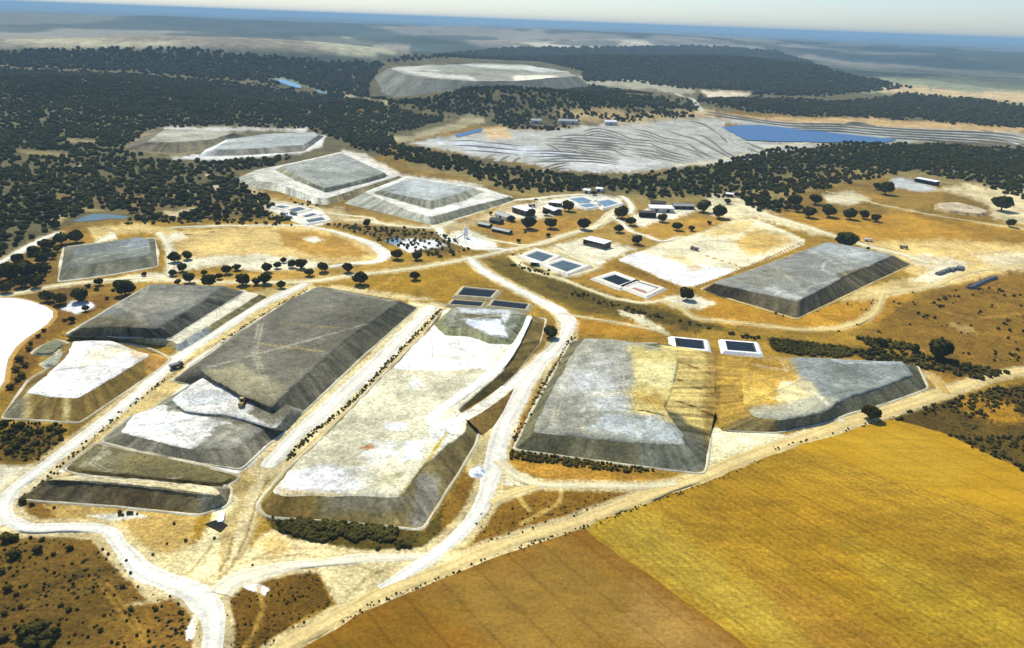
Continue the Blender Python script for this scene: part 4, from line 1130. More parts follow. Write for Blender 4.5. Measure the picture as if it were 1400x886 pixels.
# F and G: the big grey heaps with the golden gully
FB = (128, 130, 116)
mound('big pale grey streaked heap right of the loop road',
      [(798, 461), (850, 464), (895, 472), (928, 477), (924, 520), (910, 556), (930, 590), (938, 606), (850, 602), (727, 590), (748, 545), (772, 500)], 6.0,
      [None, None, (920, 470), (976, 482, 2), (978, 520, 3.2), (978, 560, 2.8), (970, 600, .6), (963, 648), (850, 634), (703, 614), (730, 560), (758, 510)], side=(96, 90, 66), tops=(156, 154, 136),
      layers=[(P, [(860, 474), (960, 480), (980, 520), (970, 585), (900, 575), (852, 562), (870, 520)], (232, 206, 128), 7, 5, 1),
              (P, [(870, 490), (940, 498), (950, 530), (900, 530), (872, 520)], (240, 222, 160), 6, 6, .8),
              (P, [(850, 535), (890, 540), (950, 560), (900, 560)], (206, 160, 74), 4, 5, .8),
              (L_, [(845, 556), (880, 562), (920, 570), (958, 577)], (96, 72, 30), 2, 1.5, 1.5, .9, 2.2),
              (P, [(942, 480), (970, 480), (980, 540), (978, 600), (958, 590), (962, 540)], (176, 132, 52), 4, 4, .9),
              (P, [(830, 565), (900, 570), (935, 590), (940, 606), (880, 600), (800, 585)], (184, 190, 186), 6, 6, .8),
              (P, [(770, 500), (850, 480), (860, 520), (800, 560), (750, 580), (745, 560)], (200, 198, 186), 10, 10, .6),
              (P, [(780, 512), (830, 510), (835, 530), (790, 530)], (206, 208, 204), 6, 8, .6),
              (P, [(800, 540), (860, 545), (870, 562), (810, 560)], (200, 204, 200), 6, 8, .6),
              (P, [(760, 545), (800, 540), (780, 575), (740, 585)], (132, 124, 92), 8, 6, .5),
              (L_, [(850, 536), (810, 542), (796, 562), (798, 590)], (210, 200, 160), 1.6, 1.5, 1, .6, 2.0)],
      slayers=[(P, [(870, 600), (960, 600), (965, 650), (880, 645)], (118, 122, 110), 8, 5, .6), (P, [(905, 470), (1000, 480), (990, 590), (955, 585), (900, 560)], (240, 206, 126), 3, 3, 1), (P, [(966, 478), (1000, 480), (990, 600), (970, 605), (960, 560)], (176, 134, 60), 5, 4, .8), (L_, [(910, 520), (940, 528), (978, 540)], (130, 92, 36), 2, 2, 1.5, .7, 1.6), (L_, [(905, 548), (940, 556), (975, 566)], (120, 84, 32), 2, 2, 1.5, .8, 2.0), (L_, [(925, 500), (950, 505), (978, 512)], (160, 118, 50), 2, 2, 1.5, .6, 1.4)],
      rill=.6, lump=.9, step=1.8, rings=64, bskip=[(900, 462), (1010, 470), (1005, 585), (985, 600), (940, 590)])
mound('wedge-shaped grey heap with yellow west end, above the farm road',
      [(1024, 488), (1060, 487), (1140, 489), (1237, 494), (1250, 512), (1200, 530), (1146, 548), (1128, 562), (1070, 573), (1030, 568), (1018, 552), (1014, 520)], 5.0,
      [(976, 482, 2), None, None, (1254, 500), (1268, 531), (1215, 550), (1158, 566), (1136, 576), (1062, 592), (985, 588, .5), (978, 560, 2.8), (978, 520, 3.2)], side=(98, 94, 74), tops=(136, 140, 132),
      layers=[(P, [(970, 480), (1080, 486), (1100, 520), (1110, 540), (1060, 560), (990, 565), (970, 520)], (206, 160, 70), 8, 5, 1),
              (P, [(1000, 488), (1060, 490), (1080, 505), (1010, 506)], (180, 132, 50), 6, 5, .8),
              (P, [(990, 535), (1050, 532), (1062, 545), (1010, 552)], (236, 196, 96), 5, 5, .9),
              (P, [(1070, 520), (1110, 524), (1120, 540), (1080, 556), (1060, 545)], (232, 216, 160), 5, 4, .85),
              (P, [(1000, 560), (1060, 552), (1120, 540), (1150, 548), (1128, 566), (1060, 574), (1008, 570)], (182, 176, 148), 4, 3, .8),
              (L_, [(1075, 524), (1100, 528), (1120, 542), (1140, 560)], (226, 216, 186), 2, 1.5, 1, .9, 2.4),
              (P, [(1140, 490), (1210, 494), (1235, 505), (1180, 520), (1140, 510)], (120, 124, 118), 8, 6, .6),
              (P, [(1130, 488), (1237, 494), (1235, 499), (1150, 496)], (190, 198, 198), 2, 2, .7),
              (P, [(1080, 488), (1130, 490), (1130, 520), (1095, 520)], (160, 166, 160), 8, 5, .7)],
      slayers=[(P, [(965, 560), (1060, 570), (1060, 600), (960, 600)], (170, 140, 80), 4, 3, .8), (P, [(960, 480), (1030, 480), (1024, 570), (1000, 578), (955, 590)], (196, 152, 66), 3, 3, 1), (P, [(955, 480), (984, 480), (984, 580), (955, 590)], (150, 114, 46), 4, 3, .8), (L_, [(980, 520), (1000, 524), (1020, 522)], (150, 108, 42), 2, 2, 1.5, .7, 1.6), (L_, [(980, 546), (1000, 550), (1022, 546)], (140, 100, 40), 2, 2, 1.5, .7, 1.8)], rill=.6, lump=.7, step=1.8, rings=60, bskip=[(900, 462), (1010, 470), (1005, 580), (985, 600), (940, 590)])
# H: right grey heap
H_ = mound('smooth grey heap with sharp brown front corner beside the white pad, right',
      [(1131, 330), (1180, 338), (1222, 348), (1160, 376), (1092, 411), (1030, 398), (975, 386), (1050, 360)], 8.0,
      [None, None, (1247, 361), (1180, 392), (1089, 436), (1030, 418), (958, 396), None], side=(98, 88, 66), tops=(144, 144, 134),
      layers=[(P, [(1130, 330), (1222, 348), (1190, 356), (1110, 344)], (178, 182, 178), 6, 5, .7),
              (P, [(1060, 392), (1095, 408), (1080, 408), (1045, 394)], (206, 206, 194), 4, 4, .7),
              (L_, [(1150, 352), (1128, 358), (1124, 368), (1138, 376)], (200, 200, 186), 2, 2, 1, .6, 3.0),
              (P, [(1140, 373), (1170, 368), (1180, 366), (1160, 378), (1150, 380)], (110, 98, 66), 2, 1.5, .9),
              (P, [(990, 384), (1060, 362), (1090, 380), (1040, 392)], (134, 128, 106), 8, 6, .6)], rill=.3, step=2.0, bermc=(236, 206, 140))
# K, L: upper-middle heaps on their benches
mound('broad lower bench under the left of the two upper grey heaps',
      [(345, 240), (372, 229), (466, 207), (478, 208), (545, 240), (500, 254), (448, 270), (432, 270), (380, 250), (350, 246)], 4.0,
      [(322, 244), (350, 232), None, None, (558, 246), (505, 264), (452, 280), (432, 280), (380, 262), (334, 256)], side=(150, 148, 134), tops=(222, 218, 200), berm=False, rill=.5,
      slayers=[(P, [(440, 250), (560, 238), (560, 260), (450, 285)], (128, 112, 74), 2, 1.5, .9)])
mound('left of the two upper grey heaps, square top ringed by a pale bench',
      [(383, 227), (467, 209), (527, 236), (484, 248), (444, 257), (410, 242)], 4.5,
      [None, None, (531, 240), (486, 254), (446, 264), (404, 247)], z0=4.0, side=(150, 142, 116), tops=(156, 158, 146),
      layers=[(P, [(420, 220), (470, 215), (500, 232), (450, 235)], (172, 174, 166), 6, 4, .6)], rill=.4, bermc=(240, 236, 220))
mound('broad lower bench under the right of the two upper grey heaps',
      [(498, 262), (556, 240), (662, 257), (698, 268), (640, 282), (590, 296), (560, 288)], 4.0,
      [(468, 278), None, None, (706, 273), (650, 292), (594, 309), (550, 298)], side=(140, 140, 124), tops=(230, 226, 208), berm=False, rill=.5,
      slayers=[(P, [(440, 260), (540, 270), (560, 300), (460, 290)], (168, 166, 150), 3, 3, .8), (P, [(590, 280), (710, 262), (705, 282), (595, 312)], (112, 108, 86), 3, 2, .8)])
mound('right of the two upper grey heaps, long pale top ringed by a bench',
      [(520, 259), (558, 243), (650, 256), (630, 264), (590, 274), (556, 268)], 4.5,
      [(508, 264), None, (664, 262), (636, 274), (589, 287), (550, 276)], z0=4.0, side=(126, 124, 106), tops=(172, 176, 170),
      layers=[(P, [(540, 250), (640, 256), (620, 262), (560, 258)], (190, 194, 190), 5, 4, .7)], rill=.5, bermc=(242, 238, 222))
# M: far left heap
mound('long low pale grey heap inside a white loop road, far up left',
      [(314, 190), (360, 183), (430, 180), (436, 184), (414, 198), (340, 203), (290, 205)], 6.0,
      [(296, 190), None, None, (444, 186), (416, 207), (345, 212), (270, 214)], side=(116, 112, 100), tops=(166, 170, 164), berm=False, rill=.5,
      slayers=[(P, [(265, 200), (318, 186), (300, 206), (276, 214)], (226, 228, 222), 2, 1.5, .95)])
mound('rounded brown spoil slope beyond the far left heap',
      [(222, 178), (260, 176), (320, 181), (290, 190), (240, 194), (200, 194)], 9.0,
      [(195, 186), None, (340, 184), (300, 202), (240, 210), (168, 204)], side=(104, 96, 76), tops=(178, 172, 152), berm=False, rill=.7, cat='spoil heap', group=None, sscrub=.5)
# distant waste dump
def dump():
    T = [at(p[0], p[1], 30) for p in [(529, 93), (575, 89), (618, 87.5), (666, 86.5), (720, 89), (776, 98), (790, 104), (700, 111), (645, 111), (585, 106.5), (550, 101)]]
    T = [np.array(t[:2]) for t in T]
    O = offset_out(T, 125)
    Tr, Br = resample_pair(T, O, 18)
    Tr, Br = smooth_ring(Tr, 3), smooth_ring(Br, 5)
    n = len(Tr)
    cen = Tr.mean(0)
    root = tag(empty('waste_dump', (cen[0], cen[1], 30)), 'huge flat pale waste dump with furrowed grey flank, far behind the wooded hill', 'waste dump')
    off = np.array([cen[0], cen[1], 30])
    V = []
    s = np.arange(n)
    for j in range(10):
        t = j / 9
        q = Br * (1 - t) + Tr * t
        nr_ = (Br - Tr) / (np.linalg.norm(Br - Tr, axis=1)[:, None])
        q = q + nr_ * (7 * fbm(s / 2.2, np.full(n, 3.3), 2, 3) * math.sin(math.pi * t) ** .5)[:, None]
        zb = -60.0
        V.append(np.column_stack([q, np.full(n, zb * (1 - t) + 30 * t)]))
    V = np.concatenate(V)
    C = np.tile(np.array(lin((130, 128, 112), ALB) + [.2]), (len(V), 1))
    C[:, :3] *= np.tile(1 + .3 * fbm(s / 1.6, np.full(n, 8.), 4), 10)[:, None]
    link('side_slope', mesh_np('side_slope', V - off, grid_faces(10, n, True), [M_HEAP], True, C), root)
    V = []
    for k in np.linspace(1, 0.02, 22):
        q = cen + (Tr - cen) * k
        V.append(np.column_stack([q, 30 + 2.5 * fbm(q[:, 0] / 60, q[:, 1] / 60, 5)]))
    V = np.concatenate(V)
    C = paint(V[:, 0], V[:, 1], (160, 156, 138), [(P, [(530, 93), (580, 90), (640, 101), (650, 110), (590, 105)], (212, 208, 190), 2, 2, .9),
              (P, [(620, 88), (720, 90), (776, 98), (740, 98), (660, 92)], (208, 204, 188), 1.5, 2, .9), (P, [(560, 96), (640, 98), (690, 106), (600, 101)], (120, 120, 98), 1.5, 2, .8), (P, [(640, 93), (720, 95), (730, 101), (660, 98)], (134, 132, 110), 1.5, 2, .7), (P, [(700, 104), (760, 103), (755, 110), (705, 111)], (244, 236, 206), 1.5, 1.5, 1),
              (P, [(560, 93), (620, 92), (690, 100), (640, 101)], (150, 148, 124), 2, 3, .8)], 30)
    link('top_surface', mesh_np('top_surface', V - off, grid_faces(22, n, True), [M_HEAP], True, C), root)
dump()
# white tailings basin at the left edge
def basin():
    pts = [(-160, 420), (-60, 409), (0, 408), (38, 409), (53, 417), (77, 424), (79, 433), (65, 446), (38, 461), (18, 474), (5, 492), (6, 512), (12, 524), (0, 535), (-60, 560), (-200, 520)]
    W = [at(*p) for p in densify(pts, True, 12)]
    Q = np.array([w[:2] for w in W]); Q = smooth_ring(Q, 2)
    cen = Q.mean(0)
    root = tag(empty('tailings_basin', (cen[0], cen[1], 0)), 'dazzling white dry tailings basin cut by the left edge of the view', 'tailings basin')
    off = np.array([cen[0], cen[1], 0])
    V = np.concatenate([np.column_stack([cen + (Q - cen) * k, np.full(len(Q), .55 - .1 * k)]) for k in np.linspace(1, .02, 24)])
    C = np.tile(np.array(lin((252, 252, 252), ALB) + [0]), (len(V), 1))
    C[:, :3] *= (1 + .06 * fbm(V[:, 0] / 15, V[:, 1] / 15, 3))[:, None]
    A = sum(Q[i][0] * Q[(i + 1) % len(Q)][1] - Q[(i + 1) % len(Q)][0] * Q[i][1] for i in range(len(Q)))
    fl = 1 if A > 0 else -1
    link('tailings_surface', mesh_np('tailings_surface', V - off, grid_faces(24, len(Q), True)[:, ::fl], [M_ROAD], True, C), root)
    O = np.array(offset_out(list(Q), 2.4)); O1 = np.array(offset_out(list(Q), .9))
    V = np.concatenate([np.column_stack([Q, np.full(len(Q), .4)]), np.column_stack([O1, np.full(len(Q), 1.0)]), np.column_stack([O, np.full(len(Q), 0)])])
    C = np.tile(np.array(lin((206, 160, 82), ALB) + [0.1]), (len(V), 1))
    link('rim_berm', mesh_np('rim_berm', V - off, grid_faces(3, len(Q), True)[:, ::-fl], [M_ROAD], True, C), root)
basin()
# excavated tan bank on the right
mound('low tan excavated bank near the right-hand wood', [(1283, 277), (1310, 276), (1340, 284), (1352, 288), (1340, 292), (1300, 288), (1284, 284)], 2.6, None, side=(140, 116, 80), tops=(196, 176, 144), berm=False, group='small spoil banks', cat='spoil bank', name='spoil_bank', run=1.6)
mound('small white spoil bank beside the side road south of the centre pad', [(646, 641), (654, 637), (660, 641), (657, 647), (648, 647)], 1.2, None, side=(190, 194, 200), tops=(236, 240, 250), berm=False, group='small spoil banks', cat='spoil bank', name='spoil_bank', step=.8)

# ---------------------------------------------------------------- terraced tailings: curved banks
def bank(root, pts, w=8.0, h=1.5, c=(176, 173, 160)):
    W = [at(p[0], p[1]) for p in pts]
    S, TP = catmull(W, 7.0)
    T = np.gradient(S, axis=0); T /= np.linalg.norm(T, axis=1)[:, None] + 1e-9
    Nn = np.stack([-T[:, 1], T[:, 0]], 1)
    if (Nn @ np.array([0, 1.0])).mean() > 0: Nn = -Nn      # towards the low, near side
    nn = len(S)
    end = np.clip(np.minimum(np.arange(nn), nn - 1 - np.arange(nn)) / 4.0, 0, 1)
    V, C = [], []
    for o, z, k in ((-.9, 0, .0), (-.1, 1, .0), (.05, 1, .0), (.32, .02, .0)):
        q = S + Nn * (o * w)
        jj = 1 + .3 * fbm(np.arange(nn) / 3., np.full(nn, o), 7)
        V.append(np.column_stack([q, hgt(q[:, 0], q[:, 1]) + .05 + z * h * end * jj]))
        cc = np.array(lin(c if o < .04 else (122, 119, 108), ALB) + [0])  # steep near face painted darker: its shade is put into the colour
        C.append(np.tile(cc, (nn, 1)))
    V = np.concatenate(V); C = np.concatenate(C)
    off = np.array(root.location)
    f = grid_faces(4, nn)
    # face up
    a, b, d = V[f[0][0]], V[f[0][1]], V[f[0][3]]
    if np.cross(b - a, d - a)[2] < 0: f = f[:, ::-1]
    return link('terrace_bank', mesh_np('terrace_bank', V - off, f, [M_ROAD], False, C), root)
def t8(x, y): return (560 + x / 3.5, 140 + y / 3.5)
def t9(x, y): return (940 + x / 3.043, 130 + y / 3.043)
p0 = at(860, 190)
TR = tag(empty('tailings_terraces', p0), 'pale terraced tailings with curved dark banks in front of the reservoir', 'tailings terraces')
for ln in [[(830, 140), (870, 129), (920, 129), (1000, 150), (1060, 176), (1130, 183), (1220, 190)], [(700, 165), (780, 158), (880, 162), (980, 172), (1050, 182)],
           [(650, 172), (760, 178), (860, 190), (950, 196), (1120, 208)], [(655, 184), (760, 192), (850, 200), (960, 204), (1040, 226)], [(670, 200), (780, 210), (860, 236), (960, 240)],
           [(1070, 126), (1150, 145), (1220, 172), (1330, 186)], [(1230, 135), (1320, 165), (1410, 190)], [(1160, 200), (1200, 222), (1270, 246), (1350, 262)],
           [(1000, 246), (1040, 258), (1070, 262)], [(1090, 250), (1140, 262), (1180, 275)], [(185, 184), (300, 184), (350, 190)], [(350, 190), (430, 198), (545, 210)],
           [(355, 270), (380, 258), (405, 248)], [(425, 282), (450, 268), (475, 254)], [(490, 286), (510, 272), (525, 262)], [(575, 285), (630, 282), (690, 274)], [(640, 312), (700, 298), (740, 290), (765, 292)],
           [(1330, 236), (1370, 246), (1410, 264)], [(1340, 150), (1400, 160), (1450, 172)], [(650, 196), (700, 220), (730, 240)], [(880, 212), (960, 222), (1010, 240)], [(200, 205), (300, 210), (540, 232)], [(260, 228), (380, 238), (520, 250)], [(560, 232), (700, 236), (900, 252), (1000, 270)], [(600, 262), (760, 258), (900, 264), (1010, 276)], [(1060, 220), (1160, 236), (1280, 262), (1330, 272)], [(1250, 200), (1330, 226), (1420, 250)]]:
    bank(TR, [t8(*q) for q in ln])
    if len(ln) > 3:
        for dy in (13, 25): bank(TR, [t8(q[0] + 6 * math.sin(dy + q[0] * .01), q[1] + dy) for q in ln], 5, 1.2)
for ln in [[(0, 108), (60, 120), (110, 150), (170, 200)], [(110, 138), (150, 176), (220, 200), (260, 240)], [(150, 172), (190, 205), (250, 232), (290, 256)], [(0, 170), (60, 200), (120, 232), (180, 262)],
           [(60, 168), (110, 200), (160, 240), (210, 262)], [(200, 210), (260, 228), (320, 246)], [(0, 200), (50, 236), (110, 262)], [(240, 196), (300, 222), (350, 236)]]:
    bank(TR, [t9(*q) for q in ln], 7, 2.0)
    bank(TR, [t9(q[0] + 14, q[1] + 6) for q in ln], 5, 1.2)
p1 = at(1200, 178)
TR2 = tag(empty('tailings_terraces', p1), 'long narrow grey terraces running along the far shore of the reservoir', 'tailings terraces')
for k in range(5):
    bank(TR2, [t9(*q) for q in [(60, 68 + k * 9), (250, 98 + k * 9), (420, 120 + k * 9), (640, 124 + k * 10), (800, 138 + k * 10), (1000, 150 + k * 10), (1250, 160 + k * 12), (1420, 180 + k * 13)][(0 if k < 2 else 2 if k < 4 else 4):]], 9, 2.6,
         (186, 184, 168) if k != 3 else (226, 228, 220))
bank(TR2, [t9(*q) for q in [(1080, 160), (1180, 170), (1290, 186), (1370, 204)]], 8, 2.2, (238, 240, 236))
bank(TR2, [t9(*q) for q in [(640, 128), (700, 122), (780, 130)]], 14, 5, (110, 108, 88))
# ---------------------------------------------------------------- ponds
def pond(label, quad, wmat=None, lmargin=3.0, rim=1.6, zc=1.3, zw=.75, linerc=None, group='lined solution ponds', z0=0.0, toe=1.8, rimc=(238, 230, 208)):
    Q = [np.array(at(p[0], p[1], z0 + zw)[:2]) for p in quad]
    lv = [(Q, zw), (offset_out(Q, lmargin * .45), zc), (offset_out(Q, lmargin * .45 + rim), zc), (offset_out(Q, lmargin * .45 + rim + toe), 0.0)]
    cen = np.mean(Q, 0)
    root = tag(empty('pond', (cen[0], cen[1], z0)), label, 'pond', group)
    A = sum(Q[i][0] * Q[(i + 1) % 4][1] - Q[(i + 1) % 4][0] * Q[i][1] for i in range(4))
    fl = 1 if A > 0 else -1
    def rg(i): return [(q[0] - cen[0], q[1] - cen[1], lv[i][1] + .02) for q in lv[i][0]]
    def band(name, i, j, mat):
        V = rg(i) + rg(j)
        return link(name, mesh_np(name, V, [tuple((a, 4 + a, 4 + (a + 1) % 4, (a + 1) % 4)[::fl]) for a in range(4)], [mat]), root)
    band('liner', 0, 1, linerc or M_BLACKLINER)
    V = rg(1) + rg(2) + rg(3)
    fs = [tuple((a + 4 * r, 4 * (r + 1) + a, 4 * (r + 1) + (a + 1) % 4, 4 * r + (a + 1) % 4)[::fl]) for r in (0, 1) for a in range(4)]
    C = np.tile(np.array(lin(rimc, ALB) + [0]), (12, 1))
    link('embankment', mesh_np('embankment', V, fs, [M_ROAD], False, C), root)
    V = [(q[0], q[1], zw + .015) for q in [(a[0] - cen[0], a[1] - cen[1]) for a in offset_out(Q, .02)]]
    if wmat:
        link('water', mesh_np('water', V, [tuple(range(4))[::fl]], [wmat]), root)
    else:
        link('liner_floor', mesh_np('liner_floor', V, [tuple(range(4))[::fl]], [linerc or M_LINER]), root)
    return root
G3 = 'dark ponds at the head of the centre pad'
pond('dark pond nearest the golden field, topmost of three by the grey horseshoe heap', [(636, 394), (677, 398), (669, 406.5), (628, 403.5)], M_PDARK, 2, 1.4, 1.5, 1.0, group=G3, rimc=(206, 190, 148))
pond('narrow dark pond, left of the pair touching the grey horseshoe heap', [(622, 411), (660, 414), (656, 419), (617, 416)], M_PDARK, 1.5, 1.0, 1.4, 1.0, group=G3, rimc=(196, 180, 140))
pond('long greenish-black pond, right of the pair above the grey horseshoe heap', [(677, 411.5), (721, 416.5), (717, 423), (672, 418)], M_PDARK, 1.5, 1.0, 1.4, 1.0, group=G3, rimc=(196, 180, 140))
GY = 'paired ponds beside the site road'
pond('grey-blue diamond pond nearest the site road bend', [(719, 350), (735, 343.5), (757, 350), (741.5, 358)], M_PBLUE, 3, 3.0, 1.4, .9, group=GY, linerc=M_LINER)
pond('grey-blue diamond pond next to the small white hut, right one of two', [(751, 362.5), (770, 356), (796, 363.5), (775, 371.5)], M_PBLUE, 3, 3.0, 1.4, .9, group=GY, linerc=M_LINER)
GZ = 'ponds in front of the white pad'
pond('dark blue pond in a white frame in front of the white pad', [(823, 381), (841, 375.5), (863, 384), (846, 390)], M_PDARK, 3, 3.5, 1.4, .9, group=GZ, linerc=M_LINER)
pond('dry white lined pond with a reddish stain', [(857, 392), (872, 386), (898, 394), (882, 401.5)], None, 3, 2.5, 1.4, .9, group=GZ)
def stain():
    W = [at(p[0], p[1], .93) for p in [(862, 394.5), (868, 393), (884, 398), (884, 400.5), (876, 400.5)]]
    c = W[0]
    o = link('red_stain', mesh_np('red_stain', [(w[0] - c[0], w[1] - c[1], 0) for w in W], [(0, 4, 3, 2, 1)], [M_RED]), None, (c[0], c[1], .96))
    tag(o, 'flat reddish residue on the floor of the dry white pond', 'residue')
stain()
GQ = 'white-rimmed ponds above the big grey heaps'
pond('dark pond with square white rim, left one above the gap of the grey heaps', [(924, 463.5), (960, 467), (962, 478), (926, 474.5)], M_PDARK, 1.5, 1.8, 1.6, 1.1, group=GQ, linerc=M_BLACKLINER, rimc=(248, 246, 238))
pond('dark pond with square white rim, right one above the gap of the grey heaps', [(993, 467.5), (1029, 470.5), (1033, 482), (996, 479)], M_PDARK, 1.5, 1.8, 1.6, 1.1, group=GQ, linerc=M_BLACKLINER, rimc=(248, 246, 238))
GB = 'pale blue ponds behind the plant yard'
pond('pale blue rear pond behind the plant yard, beside the large oak', [(779, 272), (798, 270), (811, 275), (792, 278)], M_PPALE, 3, 2.5, 1.4, .9, group=GB, linerc=M_LINER)
pond('pale blue front pond of the trio behind the plant yard', [(791, 281), (806, 278), (818, 281), (802, 284)], M_PPALE, 3, 2.5, 1.4, .9, group=GB, linerc=M_LINER)
pond('pale blue right-hand pond of the trio behind the plant yard', [(816, 276), (833, 273), (846, 278), (826, 283)], M_PPALE, 3, 2.5, 1.4, .9, group=GB, linerc=M_LINER)
GV = 'ponds below the left upper heap'
pond('small brown pond, leftmost of the row below the left upper heap', [(374, 283), (385, 281), (396, 283), (385, 285)], M_PBLUE, 2, 2.0, 1.2, .8, group=GV, linerc=M_LINER)
pond('striped grey-blue pond second from the left below the left upper heap', [(394, 287), (410, 283), (419, 286), (403, 290)], M_PBLUE, 2, 2.5, 1.2, .8, group=GV, linerc=M_LINER)
pond('thin grey-blue pond above the widest pond below the left upper heap', [(413, 295.5), (428, 291.5), (434, 293.5), (419, 297.5)], M_PBLUE, 2, 2.0, 1.2, .8, group=GV, linerc=M_LINER)
pond('widest grey-blue pond, nearest the oval yard', [(418, 301), (440, 297), (446, 300.5), (423, 304.5)], M_PBLUE, 2, 2.5, 1.2, .8, group=GV, linerc=M_LINER)
pond('little black sump at the foot of the dark front heap', [(285, 716), (296, 712), (307, 718), (301, 724)], M_HOLE, .4, .3, .35, .22, group=None, toe=.5, rimc=(64, 56, 38))
def chute():
    a, b = Vector(at(303, 697, 1.2)), Vector(at(301, 712, .9))
    d = (b - a).normalized(); n = Vector((-d.y, d.x, 0)).normalized()
    root = tag(empty('spill_chute', a), 'short white spillway running down into the black sump', 'spillway')
    def pr(s, w, z0, z1):
        p = [a + n * s - a, b + n * s - a]
        return [(p[0].x - n.x * w, p[0].y - n.y * w, z0), (p[0].x + n.x * w, p[0].y + n.y * w, z0), (p[1].x + n.x * w, p[1].y + n.y * w, z0), (p[1].x - n.x * w, p[1].y - n.y * w, z0),
                (p[0].x - n.x * w, p[0].y - n.y * w, z1), (p[0].x + n.x * w, p[0].y + n.y * w, z1), (p[1].x + n.x * w, p[1].y + n.y * w, z1), (p[1].x - n.x * w, p[1].y - n.y * w, z1)]
    ff = [(0, 3, 2, 1), (4, 5, 6, 7), (0, 1, 5, 4), (1, 2, 6, 5), (2, 3, 7, 6), (3, 0, 4, 7)]
    MB().add(pr(0, .9, -1.2, -.6), ff).build('channel_floor', M_WHITE, root)
    for s in (-1.05, 1.05): MB().add(pr(s, .14, -1.2, -.1), ff).build('channel_wall', M_WHITE, root)
chute()

# ---------------------------------------------------------------- buildings
def shed(label, p1, p2, W, h, roof=None, wall=None, kind='gable', doors=1, wins=0, open_front=False, over=.5, cat='shed', group=None, name='shed'):
    """long axis p1-p2 traced along the near foot of the wall; W metres deep, h metres to the eaves"""
    a, b = Vector(at(*p1)), Vector(at(*p2))
    d = (b - a); d.z = 0
    L = d.length; rz = math.atan2(d.y, d.x)
    z = float(hgt(a.x, a.y))
    root = tag(empty(name, (a.x, a.y, z), rz), label, cat, group)
    roof = roof or M_GREYROOF; wall = wall or M_WALL
    t = .25
    # walls
    MB().box(0, L, W - t, W, 0, h).build('wall', wall, root)
    rise = W * .16 if kind == 'gable' else 0
    hb = h + W * .10 if kind == 'mono' else h
    for x0 in (0, L - t):
        m = MB()
        if kind == 'gable':
            m.add([(x0, t, 0), (x0 + t, t, 0), (x0 + t, W - t, 0), (x0, W - t, 0), (x0, t, h), (x0 + t, t, h), (x0 + t, W - t, h), (x0, W - t, h), (x0, W / 2, h + rise - .1), (x0 + t, W / 2, h + rise - .1)],
                  [(0, 3, 2, 1), (0, 1, 5, 4), (2, 3, 7, 6), (0, 4, 8, 7, 3), (1, 2, 6, 9, 5), (4, 5, 9, 8), (8, 9, 6, 7)])
        else:
            m.box(x0, x0 + t, t, W - t, 0, h)
        m.build('wall', wall, root)
    if open_front:
        n = max(2, int(L / 5))
        for i in range(n + 1):
            x = min(L - .3, i * L / n)
            MB().box(x, x + .3, 0, .3, 0, h).build('post', M_STEEL, root)
    else:
        MB().box(0, L, 0, t, 0, h).build('wall', wall, root)
        for i in range(doors):
            x = L * (i + .5) / doors
            MB().box(x - 1.3, x + 1.3, -.06, .0, 0, min(h - .5, 3.2)).build('door', M_HOLE, root)
        for i in range(wins):
            x = L * (i + 1) / (wins + 1) + (1.9 if doors else 0)
            MB().box(x - .6, x + .6, -.05, .0, h * .45, h * .78).build('window', M_GLASS, root)
    o = over
    if kind == 'gable':
        for s in (0, 1):
            y0, y1 = (-o, W / 2) if s == 0 else (W + o, W / 2)
            z0, z1 = h - o * .3, h + rise + .05
            m = MB()
            vs = [(-o, y0, z0), (L + o, y0, z0), (L + o, y1, z1), (-o, y1, z1)]
            vs += [(x, y, z + .16) for x, y, z in vs]
            m.add(vs, [(0, 3, 2, 1), (4, 5, 6, 7), (0, 1, 5, 4), (1, 2, 6, 5), (2, 3, 7, 6), (3, 0, 4, 7)])
            m.build('roof', roof, root)
        MB().box(-o, L + o, W / 2 - .25, W / 2 + .25, h + rise + .18, h + rise + .30).build('ridge_cap', roof, root)
    else:
        m = MB()
        vs = [(-o, -o, h + .02), (L + o, -o, h + .02), (L + o, W + o, h + W * .06), (-o, W + o, h + W * .06)]
        vs += [(x, y, z + .18) for x, y, z in vs]
        m.add(vs, [(0, 3, 2, 1), (4, 5, 6, 7), (0, 1, 5, 4), (1, 2, 6, 5), (2, 3, 7, 6), (3, 0, 4, 7)])
        m.build('roof', roof, root)
    return root
shed('open-fronted shed with bright white roof beside the paired ponds', (797, 334), (825, 341), 10, 4.5, M_WHITE, M_WALL, 'mono', open_front=True)
shed('long dark-walled shed with pale roof at the left of the plant yard', (700, 290), (719, 296), 11, 5.0, M_WHITE, M_WALL, 'mono', 2)
shed('grey-roofed shed left of the bush below the plant yard', (676, 296), (692, 302), 9, 3.2, M_GREYROOF, M_WALLW, 'gable', 1)
shed('low grey-green roofed shed, left of two in the grass', (653, 309), (668, 312), 6, 2.4, M_GREYROOF, M_WALL, 'gable', 1, group='low sheds in the grass')
shed('longer low grey-green roofed shed, right of two in the grass', (672, 316), (695, 321), 6, 2.4, M_GREYROOF, M_WALL, 'gable', 1, group='low sheds in the grass')
shed('brown-roofed store above the low sheds', (669, 304), (682, 307), 7, 3.0, M_DARKROOF, M_WALL, 'gable', 1)
shed('white-roofed workshop between two oaks in the plant yard', (742, 288), (757, 294), 9, 4.0, M_WHITE, M_WALL, 'gable', 1)
shed('pale-roofed lean-to with dark front, left of the large oak in the plant yard', (750, 281.5), (766, 283), 8, 3.6, M_WHITE, M_WALL, 'mono', 1)
shed('tiny white-roofed pump hut at the track below the paired ponds', (725, 363), (735, 364), 4, 2.6, M_WHITE, M_WALL, 'mono', 1, cat='hut', name='pump_hut')
